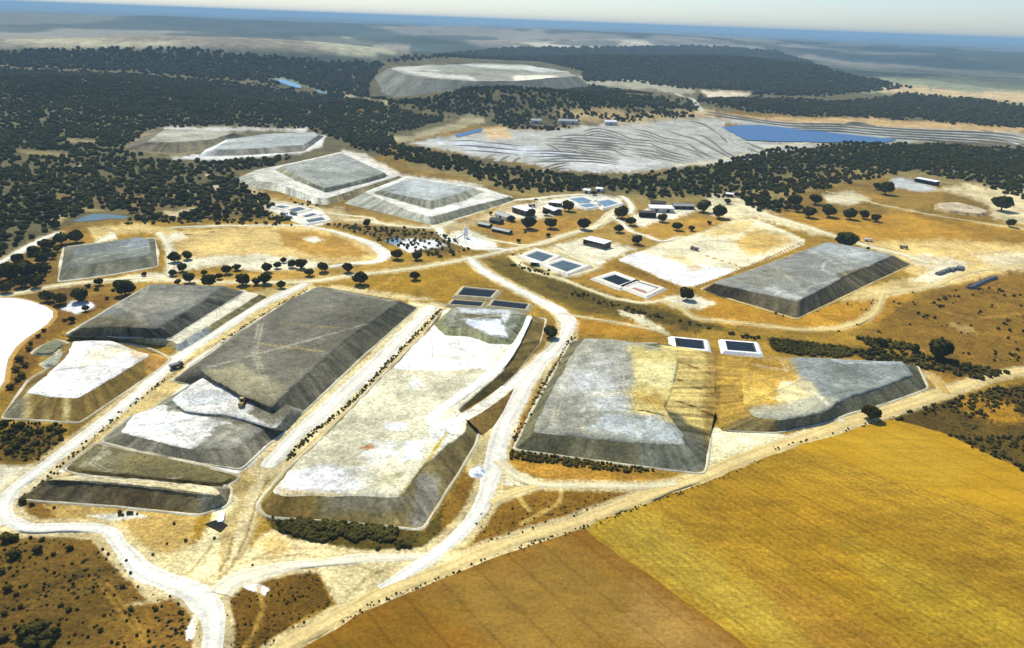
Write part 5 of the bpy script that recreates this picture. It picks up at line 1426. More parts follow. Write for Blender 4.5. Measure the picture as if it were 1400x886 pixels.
shed('wide white-roofed office building at the edge of the wood', (889, 290), (921, 291), 12, 4.0, M_WHITE, M_WALLW, 'mono', 2, 3, cat='building', name='office_building')
shed('long black-walled shed in front of the white-roofed office', (874, 297), (897, 298), 7, 4.5, M_DARKROOF, M_HOLE, 'mono', 2)
shed('dark-roofed cabin behind the white-roofed office', (889, 281.5), (910, 283), 8, 3.5, M_DARKROOF, M_WALL, 'gable', 1, cat='cabin', name='cabin')
shed('long low grey-roofed shed right of the office building', (921, 286), (949, 286.5), 9, 3.4, M_GREYROOF, M_WALL, 'gable', 3)
shed('small white-roofed hut where the side road leaves the wood', (992, 269), (1002, 270), 6, 3.2, M_WHITE, M_WALL, 'mono', 1, cat='hut', name='hut')
shed('lone long shed with white roof under the right-hand wood', (1250, 248.5), (1278, 254), 9, 4.5, M_WHITE, M_HOLE, 'mono', 2)
shed('tiny whitewashed hut in the clearing behind the pale blue ponds, left', (797, 264), (806, 265), 7, 3.4, M_WHITE, M_WALLW, 'gable', 1, cat='hut', name='hut')
shed('tiny whitewashed hut in the clearing behind the pale blue ponds, right', (814, 262), (823, 263), 7, 3.4, M_WHITE, M_WALLW, 'gable', 1, cat='hut', name='hut')
shed('grey farm building left in the hamlet behind the terraces', (726, 168.5), (740, 169), 14, 5, M_GREYROOF, M_WALLW, 'gable', 1, cat='farm building', name='farm_building', group='hamlet behind the terraces')
shed('long grey farm building in the middle of the hamlet behind the terraces', (764, 169), (790, 170), 16, 5, M_GREYROOF, M_WALLW, 'gable', 2, cat='farm building', name='farm_building', group='hamlet behind the terraces')
shed('white farm building at the right of the hamlet behind the terraces', (827, 171), (843, 171.5), 14, 6, M_WHITE, M_WALLW, 'gable', 1, cat='farm building', name='farm_building', group='hamlet behind the terraces')

def silo():
    p = at(637, 325)
    root = tag(empty('silo', p), 'slender white silo on legs above the white spoil by the road', 'silo')
    MB().tube((0, 0, 3), (0, 0, 8.5), 1.6, 1.6, 14).build('drum', M_WHITE, root)
    MB().tube((0, 0, 8.52), (0, 0, 9.6), 1.6, .3, 14).build('cap', M_WHITE, root)
    MB().tube((0, 0, 2.98), (0, 0, 1.4), 1.6, .3, 14).build('hopper', M_WHITE, root)
    for i in range(4):
        a = math.pi / 4 + i * math.pi / 2
        MB().tube((1.5 * math.cos(a), 1.5 * math.sin(a), 0), (1.5 * math.cos(a), 1.5 * math.sin(a), 3.4), .15).build('leg', M_STEEL, root)
silo()
def conveyor(label, p1, p2, h):
    a, b = Vector(at(*p1)), Vector(at(*p2))
    d = b - a; L = d.length
    root = tag(empty('conveyor', a, math.atan2(d.y, d.x)), label, 'conveyor')
    m = MB(); m.add([(0, -.6, .8), (L, -.6, h), (L, .6, h), (0, .6, .8), (0, -.6, 1.2), (L, -.6, h + .4), (L, .6, h + .4), (0, .6, 1.2)],
                    [(0, 3, 2, 1), (4, 5, 6, 7), (0, 1, 5, 4), (1, 2, 6, 5), (2, 3, 7, 6), (3, 0, 4, 7)])
    m.build('belt_frame', M_STEEL, root)
    for k in (.35, .95):
        for s in (-.5, .5): MB().tube((L * k, s, 0), (L * k, s, .8 + (h - .8) * k), .12).build('leg', M_STEEL, root)
    MB().box(-1.5, .8, -1.2, 1.2, .6, 2.4).build('feed_hopper', M_STEEL, root)
conveyor('steel conveyor sloping up beside the white silo', (622, 330), (636, 329), 6.0)

# ---------------------------------------------------------------- machines and stores
def vehicle(label, p, kind, heading, c, z=None):
    q = at(*p) if z is None else at(p[0], p[1], z)
    M = c
    if kind == 'truck':
        root = tag(empty('truck', q, R(heading)), label, 'truck')
        MB().box(-3.0, 1.4, -1.15, 1.15, .9, 1.1).build('chassis', M_STEEL, root)
        m = MB(); m.add([(-3.2, -1.2, 1.12), (1.3, -1.2, 1.12), (1.3, 1.2, 1.12), (-3.2, 1.2, 1.12), (-3.5, -1.35, 2.5), (1.45, -1.35, 2.5), (1.45, 1.35, 2.5), (-3.5, 1.35, 2.5)],
                        [(0, 3, 2, 1), (4, 5, 6, 7), (0, 1, 5, 4), (1, 2, 6, 5), (2, 3, 7, 6), (3, 0, 4, 7)])
        m.build('load_bed', M, root)
        MB().box(1.6, 3.4, -1.15, 1.15, .8, 2.0).box(1.6, 3.0, -1.1, 1.1, 2.0, 2.9).build('cab', M, root)
        MB().box(2.4, 3.05, -1.0, 1.0, 2.05, 2.7).build('windscreen', M_GLASS, root)
        for x in (-2.2, -.9, 2.5):
            for s in (-1, 1): MB().tube((x, s * 1.0, .5), (x, s * 1.3, .5), .5, .5, 12).build('wheel', M_TYRE, root)
    elif kind == 'car':
        root = tag(empty('parked_car', q, R(heading)), label, 'car')
        MB().add([(-2.1, -.85, .35), (2.1, -.85, .35), (2.1, .85, .35), (-2.1, .85, .35), (-2.1, -.85, .95), (2.0, -.85, .85), (2.0, .85, .85), (-2.1, .85, .95)],
                 [(0, 3, 2, 1), (4, 5, 6, 7), (0, 1, 5, 4), (1, 2, 6, 5), (2, 3, 7, 6), (3, 0, 4, 7)]).build('body', M, root)
        MB().add([(-1.7, -.75, .95), (1.1, -.75, .9), (1.1, .75, .9), (-1.7, .75, .95), (-1.3, -.62, 1.5), (.4, -.62, 1.5), (.4, .62, 1.5), (-1.3, .62, 1.5)],
                 [(4, 5, 6, 7), (0, 1, 5, 4), (1, 2, 6, 5), (2, 3, 7, 6), (3, 0, 4, 7)]).build('cabin_glass', M_GLASS, root)
        MB().box(-1.28, .38, -.6, .6, 1.505, 1.56).build('car_roof', M, root)
        for x in (-1.3, 1.3):
            for s in (-1, 1): MB().tube((x, s * .72, .33), (x, s * .9, .33), .33, .33, 12).build('wheel', M_TYRE, root)
    else:
        root = tag(empty('wheel_loader', q, R(heading)), label, 'loader')
        MB().add([(-3, -1.0, .9), (.6, -1.0, .9), (.6, 1.0, .9), (-3, 1.0, .9), (-2.9, -.9, 2.0), (.6, -.9, 2.1), (.6, .9, 2.1), (-2.9, .9, 2.0)],
                 [(0, 3, 2, 1), (4, 5, 6, 7), (0, 1, 5, 4), (1, 2, 6, 5), (2, 3, 7, 6), (3, 0, 4, 7)]).build('engine_body', M, root)
        MB().box(-.9, .5, -.75, .75, 2.12, 3.3).build('cab', M_GLASS, root)
        MB().box(-1.0, .6, -.85, .85, 3.32, 3.45).build('cab_roof', M, root)
        for s in (-.6, .6): MB().tube((.5, s, 1.6), (2.8, s, .7), .14).build('lift_arm', M, root)
        MB().add([(2.7, -1.4, .2), (3.9, -1.4, .1), (3.9, 1.4, .1), (2.7, 1.4, .2), (2.6, -1.4, 1.2), (2.6, 1.4, 1.2)], [(0, 3, 2, 1), (0, 4, 5, 3), (0, 1, 4), (3, 5, 2)]).build('bucket', M_STEEL, root)
        for x in (-2.0, 1.2):
            for s in (-1, 1): MB().tube((x, s * .9, .8), (x, s * 1.4, .8), .8, .8, 14).build('wheel', M_TYRE, root)
    return root
M_CARD = flat_mat('dark_car_paint', (.03, .03, .035), .35, .5, .05)
M_CARW = flat_mat('white_car_paint', (.7, .7, .68), .35, .5, .05)
vehicle('dark wheel loader working on the white step of the long heap', (331.5, 553), 'loader', 100, M_YEL, 5.0)
vehicle('dark truck parked left of the row of ponds', (388.5, 295), 'truck', 160, M_CARD)
vehicle('white truck parked between dark ones left of the row of ponds', (395, 298), 'truck', 170, M_CARW)
vehicle('dark truck nearest the striped pond', (401.5, 293.5), 'truck', 150, M_STEEL)
vehicle('dark car on the road behind the plant yard', (733, 273.5), 'car', 10, M_CARD)
vehicle('dark car at the top corner of the right upper heap', (672, 263.5), 'car', 30, M_CARD)
vehicle('brown truck standing on the white plant yard', (727, 283), 'truck', 20, M_STEEL)
vehicle('dark car parked on the grass below the plant yard', (718, 318), 'car', 80, M_CARD)
vehicle('small dark truck on the white pad', (949.5, 342), 'truck', 140, M_STEEL)
vehicle('grey truck beside the lone oak behind the smooth grey heap', (1187, 330), 'truck', -20, M_CARW)
vehicle('dark truck on the road right of the smooth grey heap', (1235, 340), 'truck', -20, M_STEEL)
vehicle('dark truck standing at the bend of the haul road left of the long grey-brown heap', (241.5, 503), 'truck', 50, M_CARD)
def pipe_stack(label, p, heading, L, n, grp):
    q = at(*p)
    root = tag(empty('pipe_stack', q, R(heading)), label, 'pipe stack', grp)
    k = 0
    for lay in range(3):
        for i in range(n - lay):
            y = (i - (n - 1 - lay) / 2) * .82
            l0 = -L / 2 + random.uniform(-.4, .4)
            MB().tube((l0, y, .42 + lay * .7), (l0 + L, y, .42 + lay * .7), .4, .4, 9).build('pipe', M_STEEL if (k % 3) else M_GREYROOF, root)
            k += 1
    for x in (-L / 4, L / 4): MB().box(x - .1, x + .1, -n * .41, n * .41, -.02, .03).build('timber_bearer', M_BARK, root)
g1 = 'stacked pipes on the pale yard at the right'
for i, (x, y) in enumerate([(1285, 373), (1291, 370.5), (1296, 368.5), (1302, 368), (1309, 366), (1314, 366.5)]):
    pipe_stack(['first stack from the left', 'second stack from the left', 'third stack, slightly forward', 'fourth stack from the left', 'fifth stack from the left', 'last stack, furthest right'][i] + ' in the upper row of dark pipes on the pale yard', (x, y + 2), 35 + i * 4, 9, 5, g1)
g2 = 'stacked pipes beside the curving track at the right'
for i, (x, y) in enumerate([(1328, 392), (1334, 389), (1339, 386.5), (1345, 384), (1351, 381.5), (1357, 379.5)]):
    pipe_stack(['nearest stack', 'second stack', 'third stack', 'fourth stack', 'fifth stack', 'furthest stack'][i] + ' of the row of pipes below the curving track', (x, y + 2), 30, 8, 5, g2)

# ---------------------------------------------------------------- trees
def crown_mesh(seed, leaf=.13, n=520):
    r = np.random.RandomState(seed)
    lob = [(np.array([0, 0, .0]), .40)] + [(np.array([math.cos(a) * q, math.sin(a) * q, r.uniform(-.16, .14)]), r.uniform(.18, .26))
            for a, q in [(r.uniform(0, 6.28), r.uniform(.16, .30)) for _ in range(9)]]
    V, Fc = [], []
    for c, rad in lob:      # dark inner masses
        m = bmesh.new(); bmesh.ops.create_icosphere(m, subdivisions=2, radius=rad * .86)
        k = len(V)
        for v in m.verts:
            p = np.array(v.co); p = p * (1 + .28 * float(vnoise(np.array(p[0] * 9 + seed), np.array(p[1] * 9 + p[2] * 7))))
            V.append(tuple(c + p * np.array([1, 1, .9])))
        for f in m.faces: Fc.append(tuple(k + v.index for v in f.verts))
        m.free()
    for i in range(n):
        c, rad = lob[r.randint(len(lob))]
        d = r.normal(size=3); d[2] = abs(d[2]) * .9 - .15; d /= np.linalg.norm(d)
        p = c + d * rad * r.uniform(.8, 1.12) * np.array([1, 1, .8])
        e = r.normal(size=3); t1 = np.cross(d + e * .5, [0, 0, 1.0]); t1 /= np.linalg.norm(t1) + 1e-6; t2 = np.cross(d + e * .4, t1); t2 /= np.linalg.norm(t2) + 1e-6
        s = leaf * r.uniform(.35, .8)
        k = len(V)
        V += [tuple(p + t1 * s), tuple(p + t2 * s * .8), tuple(p - t1 * s * .8), tuple(p - t2 * s)]
        Fc.append((k, k + 1, k + 2, k + 3))
    me = mesh_np('crown', V, Fc, [M_LEAF])
    return me
CROWNS = [crown_mesh(s) for s in range(1, 8)]
def trunk_mesh(seed):
    r = np.random.RandomState(seed + 50)
    m = MB()
    m.tube((0, 0, -.02), (.01, .01, .2), .045, .032, 7)
    for i in range(3):
        a = 2.1 * i + r.uniform(-.3, .3)
        m.tube((.01, .01, .18), (.18 * math.cos(a), .18 * math.sin(a), .42), .024, .010, 6)
    return mesh_np('trunk', m.v, m.f, [M_BARK])
TRUNKS = [trunk_mesh(s) for s in range(3)]
tcount = [0]
def tree(px, py, w, label, group='holm oaks scattered over the mine', xy=None, cat='oak tree', hk=.72):
    tcount[0] += 1
    if xy is None:
        z = 0.0
        for _ in range(3):
            q = at(px, py, z)
            sl = math.sqrt(q[0] ** 2 + q[1] ** 2 + (HC - z) ** 2)
            wm = w * sl / F
            z = wm * .44
        g = float(hgt(q[0], q[1]))
    else:
        q = xy; wm = w; g = float(hgt(q[0], q[1]))
    k = tcount[0]
    root = tag(empty('oak_tree', (q[0], q[1], g), random.uniform(0, 6.28)), label, cat, group)
    root.scale = (wm, wm, wm * random.uniform(.9, 1.08))
    t = link('trunk', TRUNKS[k % 3], root)
    c = link('crown', CROWNS[k % 7], root, (0, 0, .42))
    c.rotation_euler = (0, 0, random.uniform(0, 6.28))
    return root
TREES = [
 (364.6, 365, 16, 'oak among the row above the long grey-brown heap'), (379, 362, 11, ''), (388, 355, 9, ''), (399, 360, 13, ''), (412, 360, 16, ''), (423, 371, 14, ''),
 (440, 364, 17, 'round oak at the right end of the row below the oval yard'), (475, 365, 17, 'oak beside the site road with a leaning shadow, left of the large one'), (492, 379, 23, 'large dark oak standing on the site road edge at the golden field'),
 (385, 388, 13, 'small oak alone at the top of the haul road'), (361, 380, 18, ''), (350, 384, 12, ''), (543, 347, 17, 'dark oak left of the pale blue pool'), (502, 304, 12, 'small split oak beside the road below the left upper heap'),
 (570, 348, 16, 'oak right below the white spoil of the small pool'), (567, 376, 15, 'single round oak in the middle of the golden field'), (309, 368, 15, ''), (323, 364, 12, ''), (331, 381, 19, ''), (299, 377, 10, ''),
 (170, 390, 27, 'broad dark oak at the corner of the upper left grey heap'), (135, 384, 12, 'small oak on the road below the ridged grey heap'), (238, 350, 18, ''), (255, 348, 14, ''), (249, 365, 13, ''), (236, 372, 11, ''), (258, 379, 16, ''), (243, 385, 9, ''), (279, 372, 10, ''), (285, 383, 20, ''),
 (62, 404, 18, ''), (81, 407, 18, ''), (108, 403, 20, ''), (117, 421, 9, ''), (97, 436, 10, ''), (83, 325, 19, ''), (103, 322, 19, ''), (64, 334, 14, ''), (57, 351, 17, ''), (44, 342, 13, ''), (32, 366, 24, ''), (22, 352, 16, ''), (48, 386, 15, ''),
 (9, 370, 28, ''), (28, 384, 18, ''), (8, 392, 16, ''), (197, 374, 7, ''), (64, 366, 10, ''),
 (940, 400, 22, 'round black-green oak at the near corner of the white pad'), (1287, 475, 33, 'largest dark oak, alone on the brown slope at the right'), (1192, 562, 25, 'oak at the farm road in front of the wedge-shaped grey heap'),
 (752, 452, 22, 'oak inside the bend of the white loop road'), (722, 303, 22, 'left one of the two big oaks below the plant yard'), (726, 290, 14, 'oak against the dark shed of the plant yard'), (753, 304, 19, 'right one of the two big oaks below the plant yard'),
 (778, 280, 19, 'large oak beside the pale blue ponds'), (799, 305, 20, 'wide oak at the edge of the site road below the plant yard'), (747, 289, 12, 'small oak in front of the white-roofed workshop'), (699, 298, 11, 'bushy oak in front of the grey-roofed shed'), (812, 263, 9, ''), (750, 321, 7, ''), (709, 329, 7, 'bush-sized oak in the grass at the road fork'), (671, 291, 6, ''),
 (863, 301, 16, 'upper of the two square oaks by the road junction'), (846, 311, 15, 'lower of the two square oaks by the road junction'), (851, 289, 21, 'wide oak left of the black-walled shed'), (871, 327, 16, 'oak on the brown patch right of the white-roofed shed'), (906, 297, 14, 'oak in front of the office building'),
 (926, 308, 15, 'lone oak on the golden ground above the white pad'), (963, 281, 20, ''), (984, 288, 22, 'broad oak with a wide shadow at the edge of the wood'), (970, 304, 7, ''), (946, 311, 10, ''), (995, 274, 10, ''), (1022, 273, 13, ''),
 (1158, 326, 28, 'wide flat-crowned oak right behind the smooth grey heap'), (1115, 271, 17, ''), (1107, 288, 20, 'leftmost of the row of oaks on the golden slope'), (1134, 287, 20, 'second of the row of oaks on the golden slope'), (1164, 291, 18, 'third of the row of oaks on the golden slope'), (1182, 292, 14, 'fourth of the row of oaks on the golden slope'), (1198, 297, 12, 'last and smallest of the row of oaks on the golden slope'),
 (1372, 276, 24, 'dark oak on the pale clearing at the right edge'), (1382, 304, 12, 'small oak below the track at the right edge'), (1088, 273, 20, ''), (1212, 256, 20, ''), (1090, 283, 14, ''), (1200, 253, 12, ''),
 (1187, 339, 5, ''), (1205, 466, 14, 'left of the low oaks in the dark gully at the right'), (1250, 476, 13, 'right one of the low oaks in the dark gully'),
]
def region(px):
    return ('dark oak in the row under the oval yard' if 225 < px < 460 else 'dark oak in the thicket around the ridged grey heap' if px <= 225 else
            'small dark oak around the plant yard and white pad' if px < 1060 else 'dark oak at the edge of the right-hand wood')
for (px, py, w, lb) in TREES:
    tree(px, py, w, lb or region(px), 'holm oaks scattered over the mine' if lb else 'oaks' + region(px).split('oak', 1)[1])

# woods: scattered by density over traced stands; nearest ones are single trees, the rest one stand each
STANDS = [
 ('oak wood covering the hills behind and left of the mine', 'oak_wood', [(-260, 100), (0, 92), (150, 99), (350, 114), (480, 134), (560, 152), (636, 163), (590, 184), (545, 190), (520, 205), (455, 190), (420, 176), (214, 174), (168, 204), (236, 218), (300, 219), (405, 212), (372, 228), (322, 243), (345, 262), (366, 268), (380, 280), (362, 290), (372, 300), (250, 303), (180, 304), (175, 291), (120, 289), (96, 302), (72, 316), (38, 332), (0, 352), (-40, 372), (-60, 400), (-260, 420)], 8.2, .80),
 ('oak thicket at the far left below the white road', 'oak_wood', [(-60, 372), (0, 364), (36, 342), (76, 324), (84, 336), (78, 370), (60, 388), (0, 402), (-60, 404)], 8, .6),
 ('band of dark oaks running between the heaps and the terraces', 'oak_wood', [(455, 190), (520, 190), (600, 208), (640, 216), (720, 232), (800, 240), (860, 240), (960, 228), (1060, 204), (1160, 195), (1240, 196), (1460, 204), (1460, 290), (1400, 276), (1345, 256), (1290, 242), (1240, 236), (1190, 250), (1100, 262), (1075, 290), (1030, 290), (1005, 270), (940, 272), (920, 280), (870, 272), (840, 262), (700, 264), (640, 240), (560, 224), (500, 208)], 8.2, .74),
 ('oak-covered hill behind the terraces', 'oak_wood', [(430, 140), (480, 130), (560, 120), (690, 110), (780, 112), (870, 126), (960, 140), (950, 152), (880, 150), (800, 148), (760, 152), (720, 168), (690, 170), (640, 160), (560, 150)], 9.5, .8),
 ('sparse oaks among the hamlet behind the terraces', 'oak_wood', [(660, 165), (720, 160), (800, 145), (880, 146), (960, 148), (985, 156), (900, 165), (800, 176), (745, 184), (680, 178)], 9, .5),
 ('strip of oaks beyond the reservoir', 'oak_wood', [(960, 128), (1060, 134), (1150, 138), (1240, 128), (1320, 134), (1420, 146), (1460, 180), (1330, 172), (1250, 166), (1150, 160), (1090, 160), (1000, 150), (950, 140)], 10.5, .72),
 ('far dark wooded ridges below the horizon', 'far_woods', [(-500, 76), (0, 72), (100, 66), (250, 66), (400, 78), (500, 86), (560, 78), (640, 72), (700, 66), (960, 64), (1060, 70), (1150, 100), (1250, 120), (1120, 132), (1000, 130), (940, 122), (860, 112), (800, 112), (790, 96), (620, 78), (530, 86), (505, 132), (470, 138), (430, 130), (350, 112), (150, 98), (0, 90), (-500, 100)], 15, .85),
]
EXC = [[(536, 186), (640, 154), (666, 160), (662, 176), (600, 190), (540, 198)], [(20, 203), (95, 207), (95, 215), (22, 214)], [(88, 188), (132, 190), (130, 197), (90, 196)],
       [(368, 107), (386, 106), (404, 111), (420, 118), (450, 127), (447, 131), (424, 128), (404, 123), (382, 116)], [(1205, 240), (1235, 238), (1290, 256), (1270, 266), (1215, 262)], [(870, 274), (925, 268), (925, 300), (868, 300)], [(1124, 262), (1190, 258), (1192, 280), (1130, 282)],
       [(214, 286), (270, 280), (262, 294), (222, 298)], [(1085, 198), (1150, 186), (1150, 190), (1090, 204)], [(470, 128), (532, 138), (528, 142), (470, 134)], [(760, 262), (850, 262), (850, 286), (760, 286)], [(955, 122), (1030, 124), (1028, 134), (960, 136)],
       [(520, 92), (560, 84), (640, 80), (740, 84), (800, 98), (785, 112), (700, 114), (640, 120), (590, 134), (540, 138), (504, 132), (506, 112)]]
def chart_poly(pts):
    return [tuple(float(v) for v in chart(*at(q[0], q[1])[:2])) for q in densify(pts, True, 30)]
EXQ = [chart_poly(e) for e in EXC]
def forest_gn(name, label, pts, scl, mat, seed=0, disp=.52, flat=.78, sub=3):
    me = bpy.data.meshes.new(name)
    me.vertices.add(len(pts)); me.vertices.foreach_set('co', np.asarray(pts, np.float32).ravel())
    a = me.attributes.new('sz', 'FLOAT', 'POINT'); a.data.foreach_set('value', np.asarray(scl, np.float32))
    o = link(name, me)
    tag(o, label, kind='stuff')
    ng = bpy.data.node_groups.new(name, 'GeometryNodeTree')
    ng.interface.new_socket('Geometry', in_out='INPUT', socket_type='NodeSocketGeometry')
    ng.interface.new_socket('Geometry', in_out='OUTPUT', socket_type='NodeSocketGeometry')
    nd, lk = ng.nodes, ng.links
    gi, go = nd.new('NodeGroupInput'), nd.new('NodeGroupOutput')
    g2i = nd.new('GeometryNodeGeometryToInstance')
    for k in range(5):
        ico = nd.new('GeometryNodeMeshIcoSphere'); ico.inputs['Radius'].default_value = .5; ico.inputs['Subdivisions'].default_value = sub
        sp = nd.new('GeometryNodeSetPosition')
        ps = nd.new('GeometryNodeInputPosition')
        add = nd.new('ShaderNodeVectorMath'); add.operation = 'ADD'; add.inputs[1].default_value = (k * 13.1 + seed, k * 5.7, 2)
        ns = nd.new('ShaderNodeTexNoise'); ns.inputs['Scale'].default_value = 3.6; ns.inputs['Detail'].default_value = 3; ns.inputs['Roughness'].default_value = .65
        lk.new(ps.outputs[0], add.inputs[0]); lk.new(add.outputs[0], ns.inputs['Vector'])
        m1 = nd.new('ShaderNodeMath'); m1.operation = 'MULTIPLY_ADD'; m1.inputs[1].default_value = disp * 4; m1.inputs[2].default_value = 1 - disp * 2.05
        lk.new(ns.outputs['Fac'], m1.inputs[0])
        sc1 = nd.new('ShaderNodeVectorMath'); sc1.operation = 'SCALE'
        lk.new(ps.outputs[0], sc1.inputs[0]); lk.new(m1.outputs[0], sc1.inputs['Scale'])
        mu = nd.new('ShaderNodeVectorMath'); mu.operation = 'MULTIPLY_ADD'; mu.inputs[1].default_value = (1, 1, flat); mu.inputs[2].default_value = (0, 0, .38)
        lk.new(sc1.outputs[0], mu.inputs[0])
        lk.new(ico.outputs['Mesh'], sp.inputs['Geometry']); lk.new(mu.outputs[0], sp.inputs['Position'])
        sm = nd.new('GeometryNodeSetMaterial'); sm.inputs['Material'].default_value = mat
        lk.new(sp.outputs[0], sm.inputs['Geometry'])
        lk.new(sm.outputs[0], g2i.inputs[0])
    iop = nd.new('GeometryNodeInstanceOnPoints'); iop.inputs['Pick Instance'].default_value = True
    mp = nd.new('GeometryNodeMeshToPoints')
    lk.new(gi.outputs[0], mp.inputs[0]); lk.new(mp.outputs[0], iop.inputs['Points']); lk.new(g2i.outputs[0], iop.inputs['Instance'])
    rv = nd.new('FunctionNodeRandomValue'); rv.data_type = 'FLOAT_VECTOR'
    rv.inputs[0].default_value = (-.12, -.12, 0); rv.inputs[1].default_value = (.12, .12, 6.28)
    lk.new(rv.outputs[0], iop.inputs['Rotation'])
    na = nd.new('GeometryNodeInputNamedAttribute'); na.data_type = 'FLOAT'; na.inputs['Name'].default_value = 'sz'
    lk.new(na.outputs[0], iop.inputs['Scale'])
    lk.new(iop.outputs[0], go.inputs[0])
    md = o.modifiers.new('scatter', 'NODES'); md.node_group = ng
    return o
singles, total = [], 0
for si, (label, nm, pts, sp, dens) in enumerate(STANDS):
    q = chart_poly(pts)
    us = [a[0] for a in q]; vs = [max(a[1], 6) for a in q]
    # candidate spots in the plane, spacing growing with distance
    Ys = HC * F / max(vs) * .5, HC * F / min(vs) * 1.3
    cand = []
    y = Ys[0]
    while y < min(Ys[1], 9000):
        s = max(sp * .74, math.hypot(y, HC) * .0034)
        x0, x1 = min(us) / F * y, max(us) / F * y
        n = int((x1 - x0) / s)
        if n > 0:
            xs = x0 + (np.arange(n) + rng.uniform(0, 1, n)) * s
            cand.append(np.stack([xs, y + rng.uniform(-.5, .5, n) * s, np.full(n, s)], 1))
        y += s
    c = np.concatenate(cand)
    U, V = chart(c[:, 0], c[:, 1])
    sd = poly_sd(U, V, q) + 1.6 * fbm(U / 9, V / 3, 40 + si)
    ok = sd > 0
    for e in EXQ:
        ok &= poly_sd(U, V, e) < 0
    cl = fbm(c[:, 0] / 42, c[:, 1] / 42, 50 + si, 3) * .5 + .5 + fbm(c[:, 0] / 170, c[:, 1] / 170, 60 + si, 2) * .18
    edge = sstep(0, 7, sd)
    ok &= (rng.uniform(0, 1, len(c)) * .55 + (1 - cl) * .62) < dens * (.93 if si in (0, 3) else 1) * (.62 + .38 * edge) * (1 - (.10 * sstep(150, 215, V) if si == 0 else 0)) * (.94 if c.shape[0] else 1)
    c = c[ok]
    D = np.hypot(c[:, 0], c[:, 1])
    size = c[:, 2] * rng.uniform(.55, 1.12, len(c)) * np.where(c[:, 2] > sp * 1.01, 1.1, 1.0)
    Z = hgt(c[:, 0], c[:, 1]) - .05 * size
    Px = size / D * F
    for i in np.argsort(-Px)[:260]:
        if np.abs(c[i, 0]) < c[i, 1] * .66: singles.append((float(Px[i]), si, float(c[i, 0]), float(c[i, 1]), float(size[i])))
    STANDS[si] = (label, nm, pts, sp, c, size, Z)
singles.sort(reverse=True)
singles = singles[:190]
keep = {(s[1], s[2], s[3]) for s in singles}
def near_wood(si, x, y):
    U, V = chart(x, y); px = 700 + float(U)
    if si == 1: return 'dark oak in the thicket at the far left below the white road'
    if si == 0: return ('dark oak left of the green pool in the left-hand wood' if px < 100 else 'dark oak just behind the green pool' if px < 190 else
                        'dark oak at the wood edge behind the oval yard' if px < 330 else 'dark oak at the wood edge beside the small ponds')
    return ('dark oak behind the two upper grey heaps' if px < 690 else 'dark oak behind the plant yard' if px < 860 else 'dark oak of the wood behind the office building' if px < 1010 else
            'dark oak left of the lone long shed' if px < 1250 else 'dark oak behind the pale clearing at the right edge')
ST_L = ['single dark oak at the near edge of the left-hand wood', 'single oak of the thicket at the far left', 'single dark oak at the near edge of the middle wood']
for (p_, si, x, y, sz) in singles:
    lb = near_wood(si, x, y)
    tree(0, 0, sz, lb, 'oaks ' + lb.split(' ', 2)[2], xy=(x, y))
for si, (label, nm, pts, sp, c, size, Z) in enumerate(STANDS):
    m = np.array([(si, float(a), float(b)) not in keep for a, b in c[:, :2]])
    total += m.sum()
    forest_gn(nm, label, np.column_stack([c[m, 0], c[m, 1], Z[m]]), size[m], M_LEAF_HAZE if si in (0, 3, 5, 6) else M_LEAF, si * 3.3, sub=3)
print('forest instances', total, 'singles', len(singles))

# ---------------------------------------------------------------- bushes and scrub
BUSH = [crown_mesh(s, .16, 190) for s in (21, 22, 23, 24)]
for b in BUSH: b.name = 'bush'; b.materials.clear(); b.materials.append(M_LEAFG)
def bush(px, py, w, label, group):
    w = w * .85
    q = at(px, py, .5)
    wm = w * math.sqrt(q[0] ** 2 + q[1] ** 2 + HC ** 2) / F
    o = link('bush', BUSH[random.randrange(4)], None, (q[0], q[1], wm * .28))
    o.scale = (wm, wm, wm * .85); o.rotation_euler = (0, 0, random.uniform(0, 6.28))
    tag(o, label, 'bush', group)
LBL = 'dark bush on the brown slope in the lower left corner'
for (x, y, w) in [(19, 760, 19), (52, 752, 15), (10, 737, 18), (20, 736, 13), (95, 750, 11), (73, 757, 7), (11, 805, 13), (94, 833, 9), (137, 861, 8), (213, 832, 8), (179, 832, 9), (167, 801, 8), (84, 826, 6), (20, 855, 7),
                  (145, 763, 4), (58, 737, 8), (3, 781, 11), (31, 686, 13), (43, 690, 8), (64, 779, 4), (6, 838, 9), (28, 829, 8), (51, 846, 6), (142, 840, 5), (173, 847, 5), (246, 836, 7), (102, 866, 5), (120, 869, 5), (5, 872, 14), (42, 734, 6),
                  (209, 757, 5), (228, 742, 4), (254, 738, 6), (238, 715, 5), (293, 735, 5), (345, 771, 4), (13, 775, 6), (22, 812, 7), (80, 852, 6), (190, 848, 4), (34, 800, 5)]:
    bush(x, y, w, LBL if y > 725 and x < 260 else 'small dark bush near the foot of the dark front heap', 'bushes in the lower left')
for (x, y, w) in [(36, 868, 28), (52, 864, 30), (66, 872, 24), (44, 880, 24), (62, 884, 20), (76, 866, 14)]:
    bush(x, y, w, 'large black-green bush of the clump at the bottom left', 'clump of bushes at the bottom left')
for (x, y, w) in [(6, 580, 14), (16, 590, 12), (28, 583, 14), (42, 592, 12), (54, 590, 11), (68, 586, 11), (80, 590, 11), (30, 603, 14), (8, 600, 14), (22, 610, 15), (50, 606, 10), (76, 580, 8), (84, 600, 8), (12, 617, 13)]:
    bush(x, y, w, 'dark bush below the white-topped heap at the left edge', 'bushes below the white-topped heap')
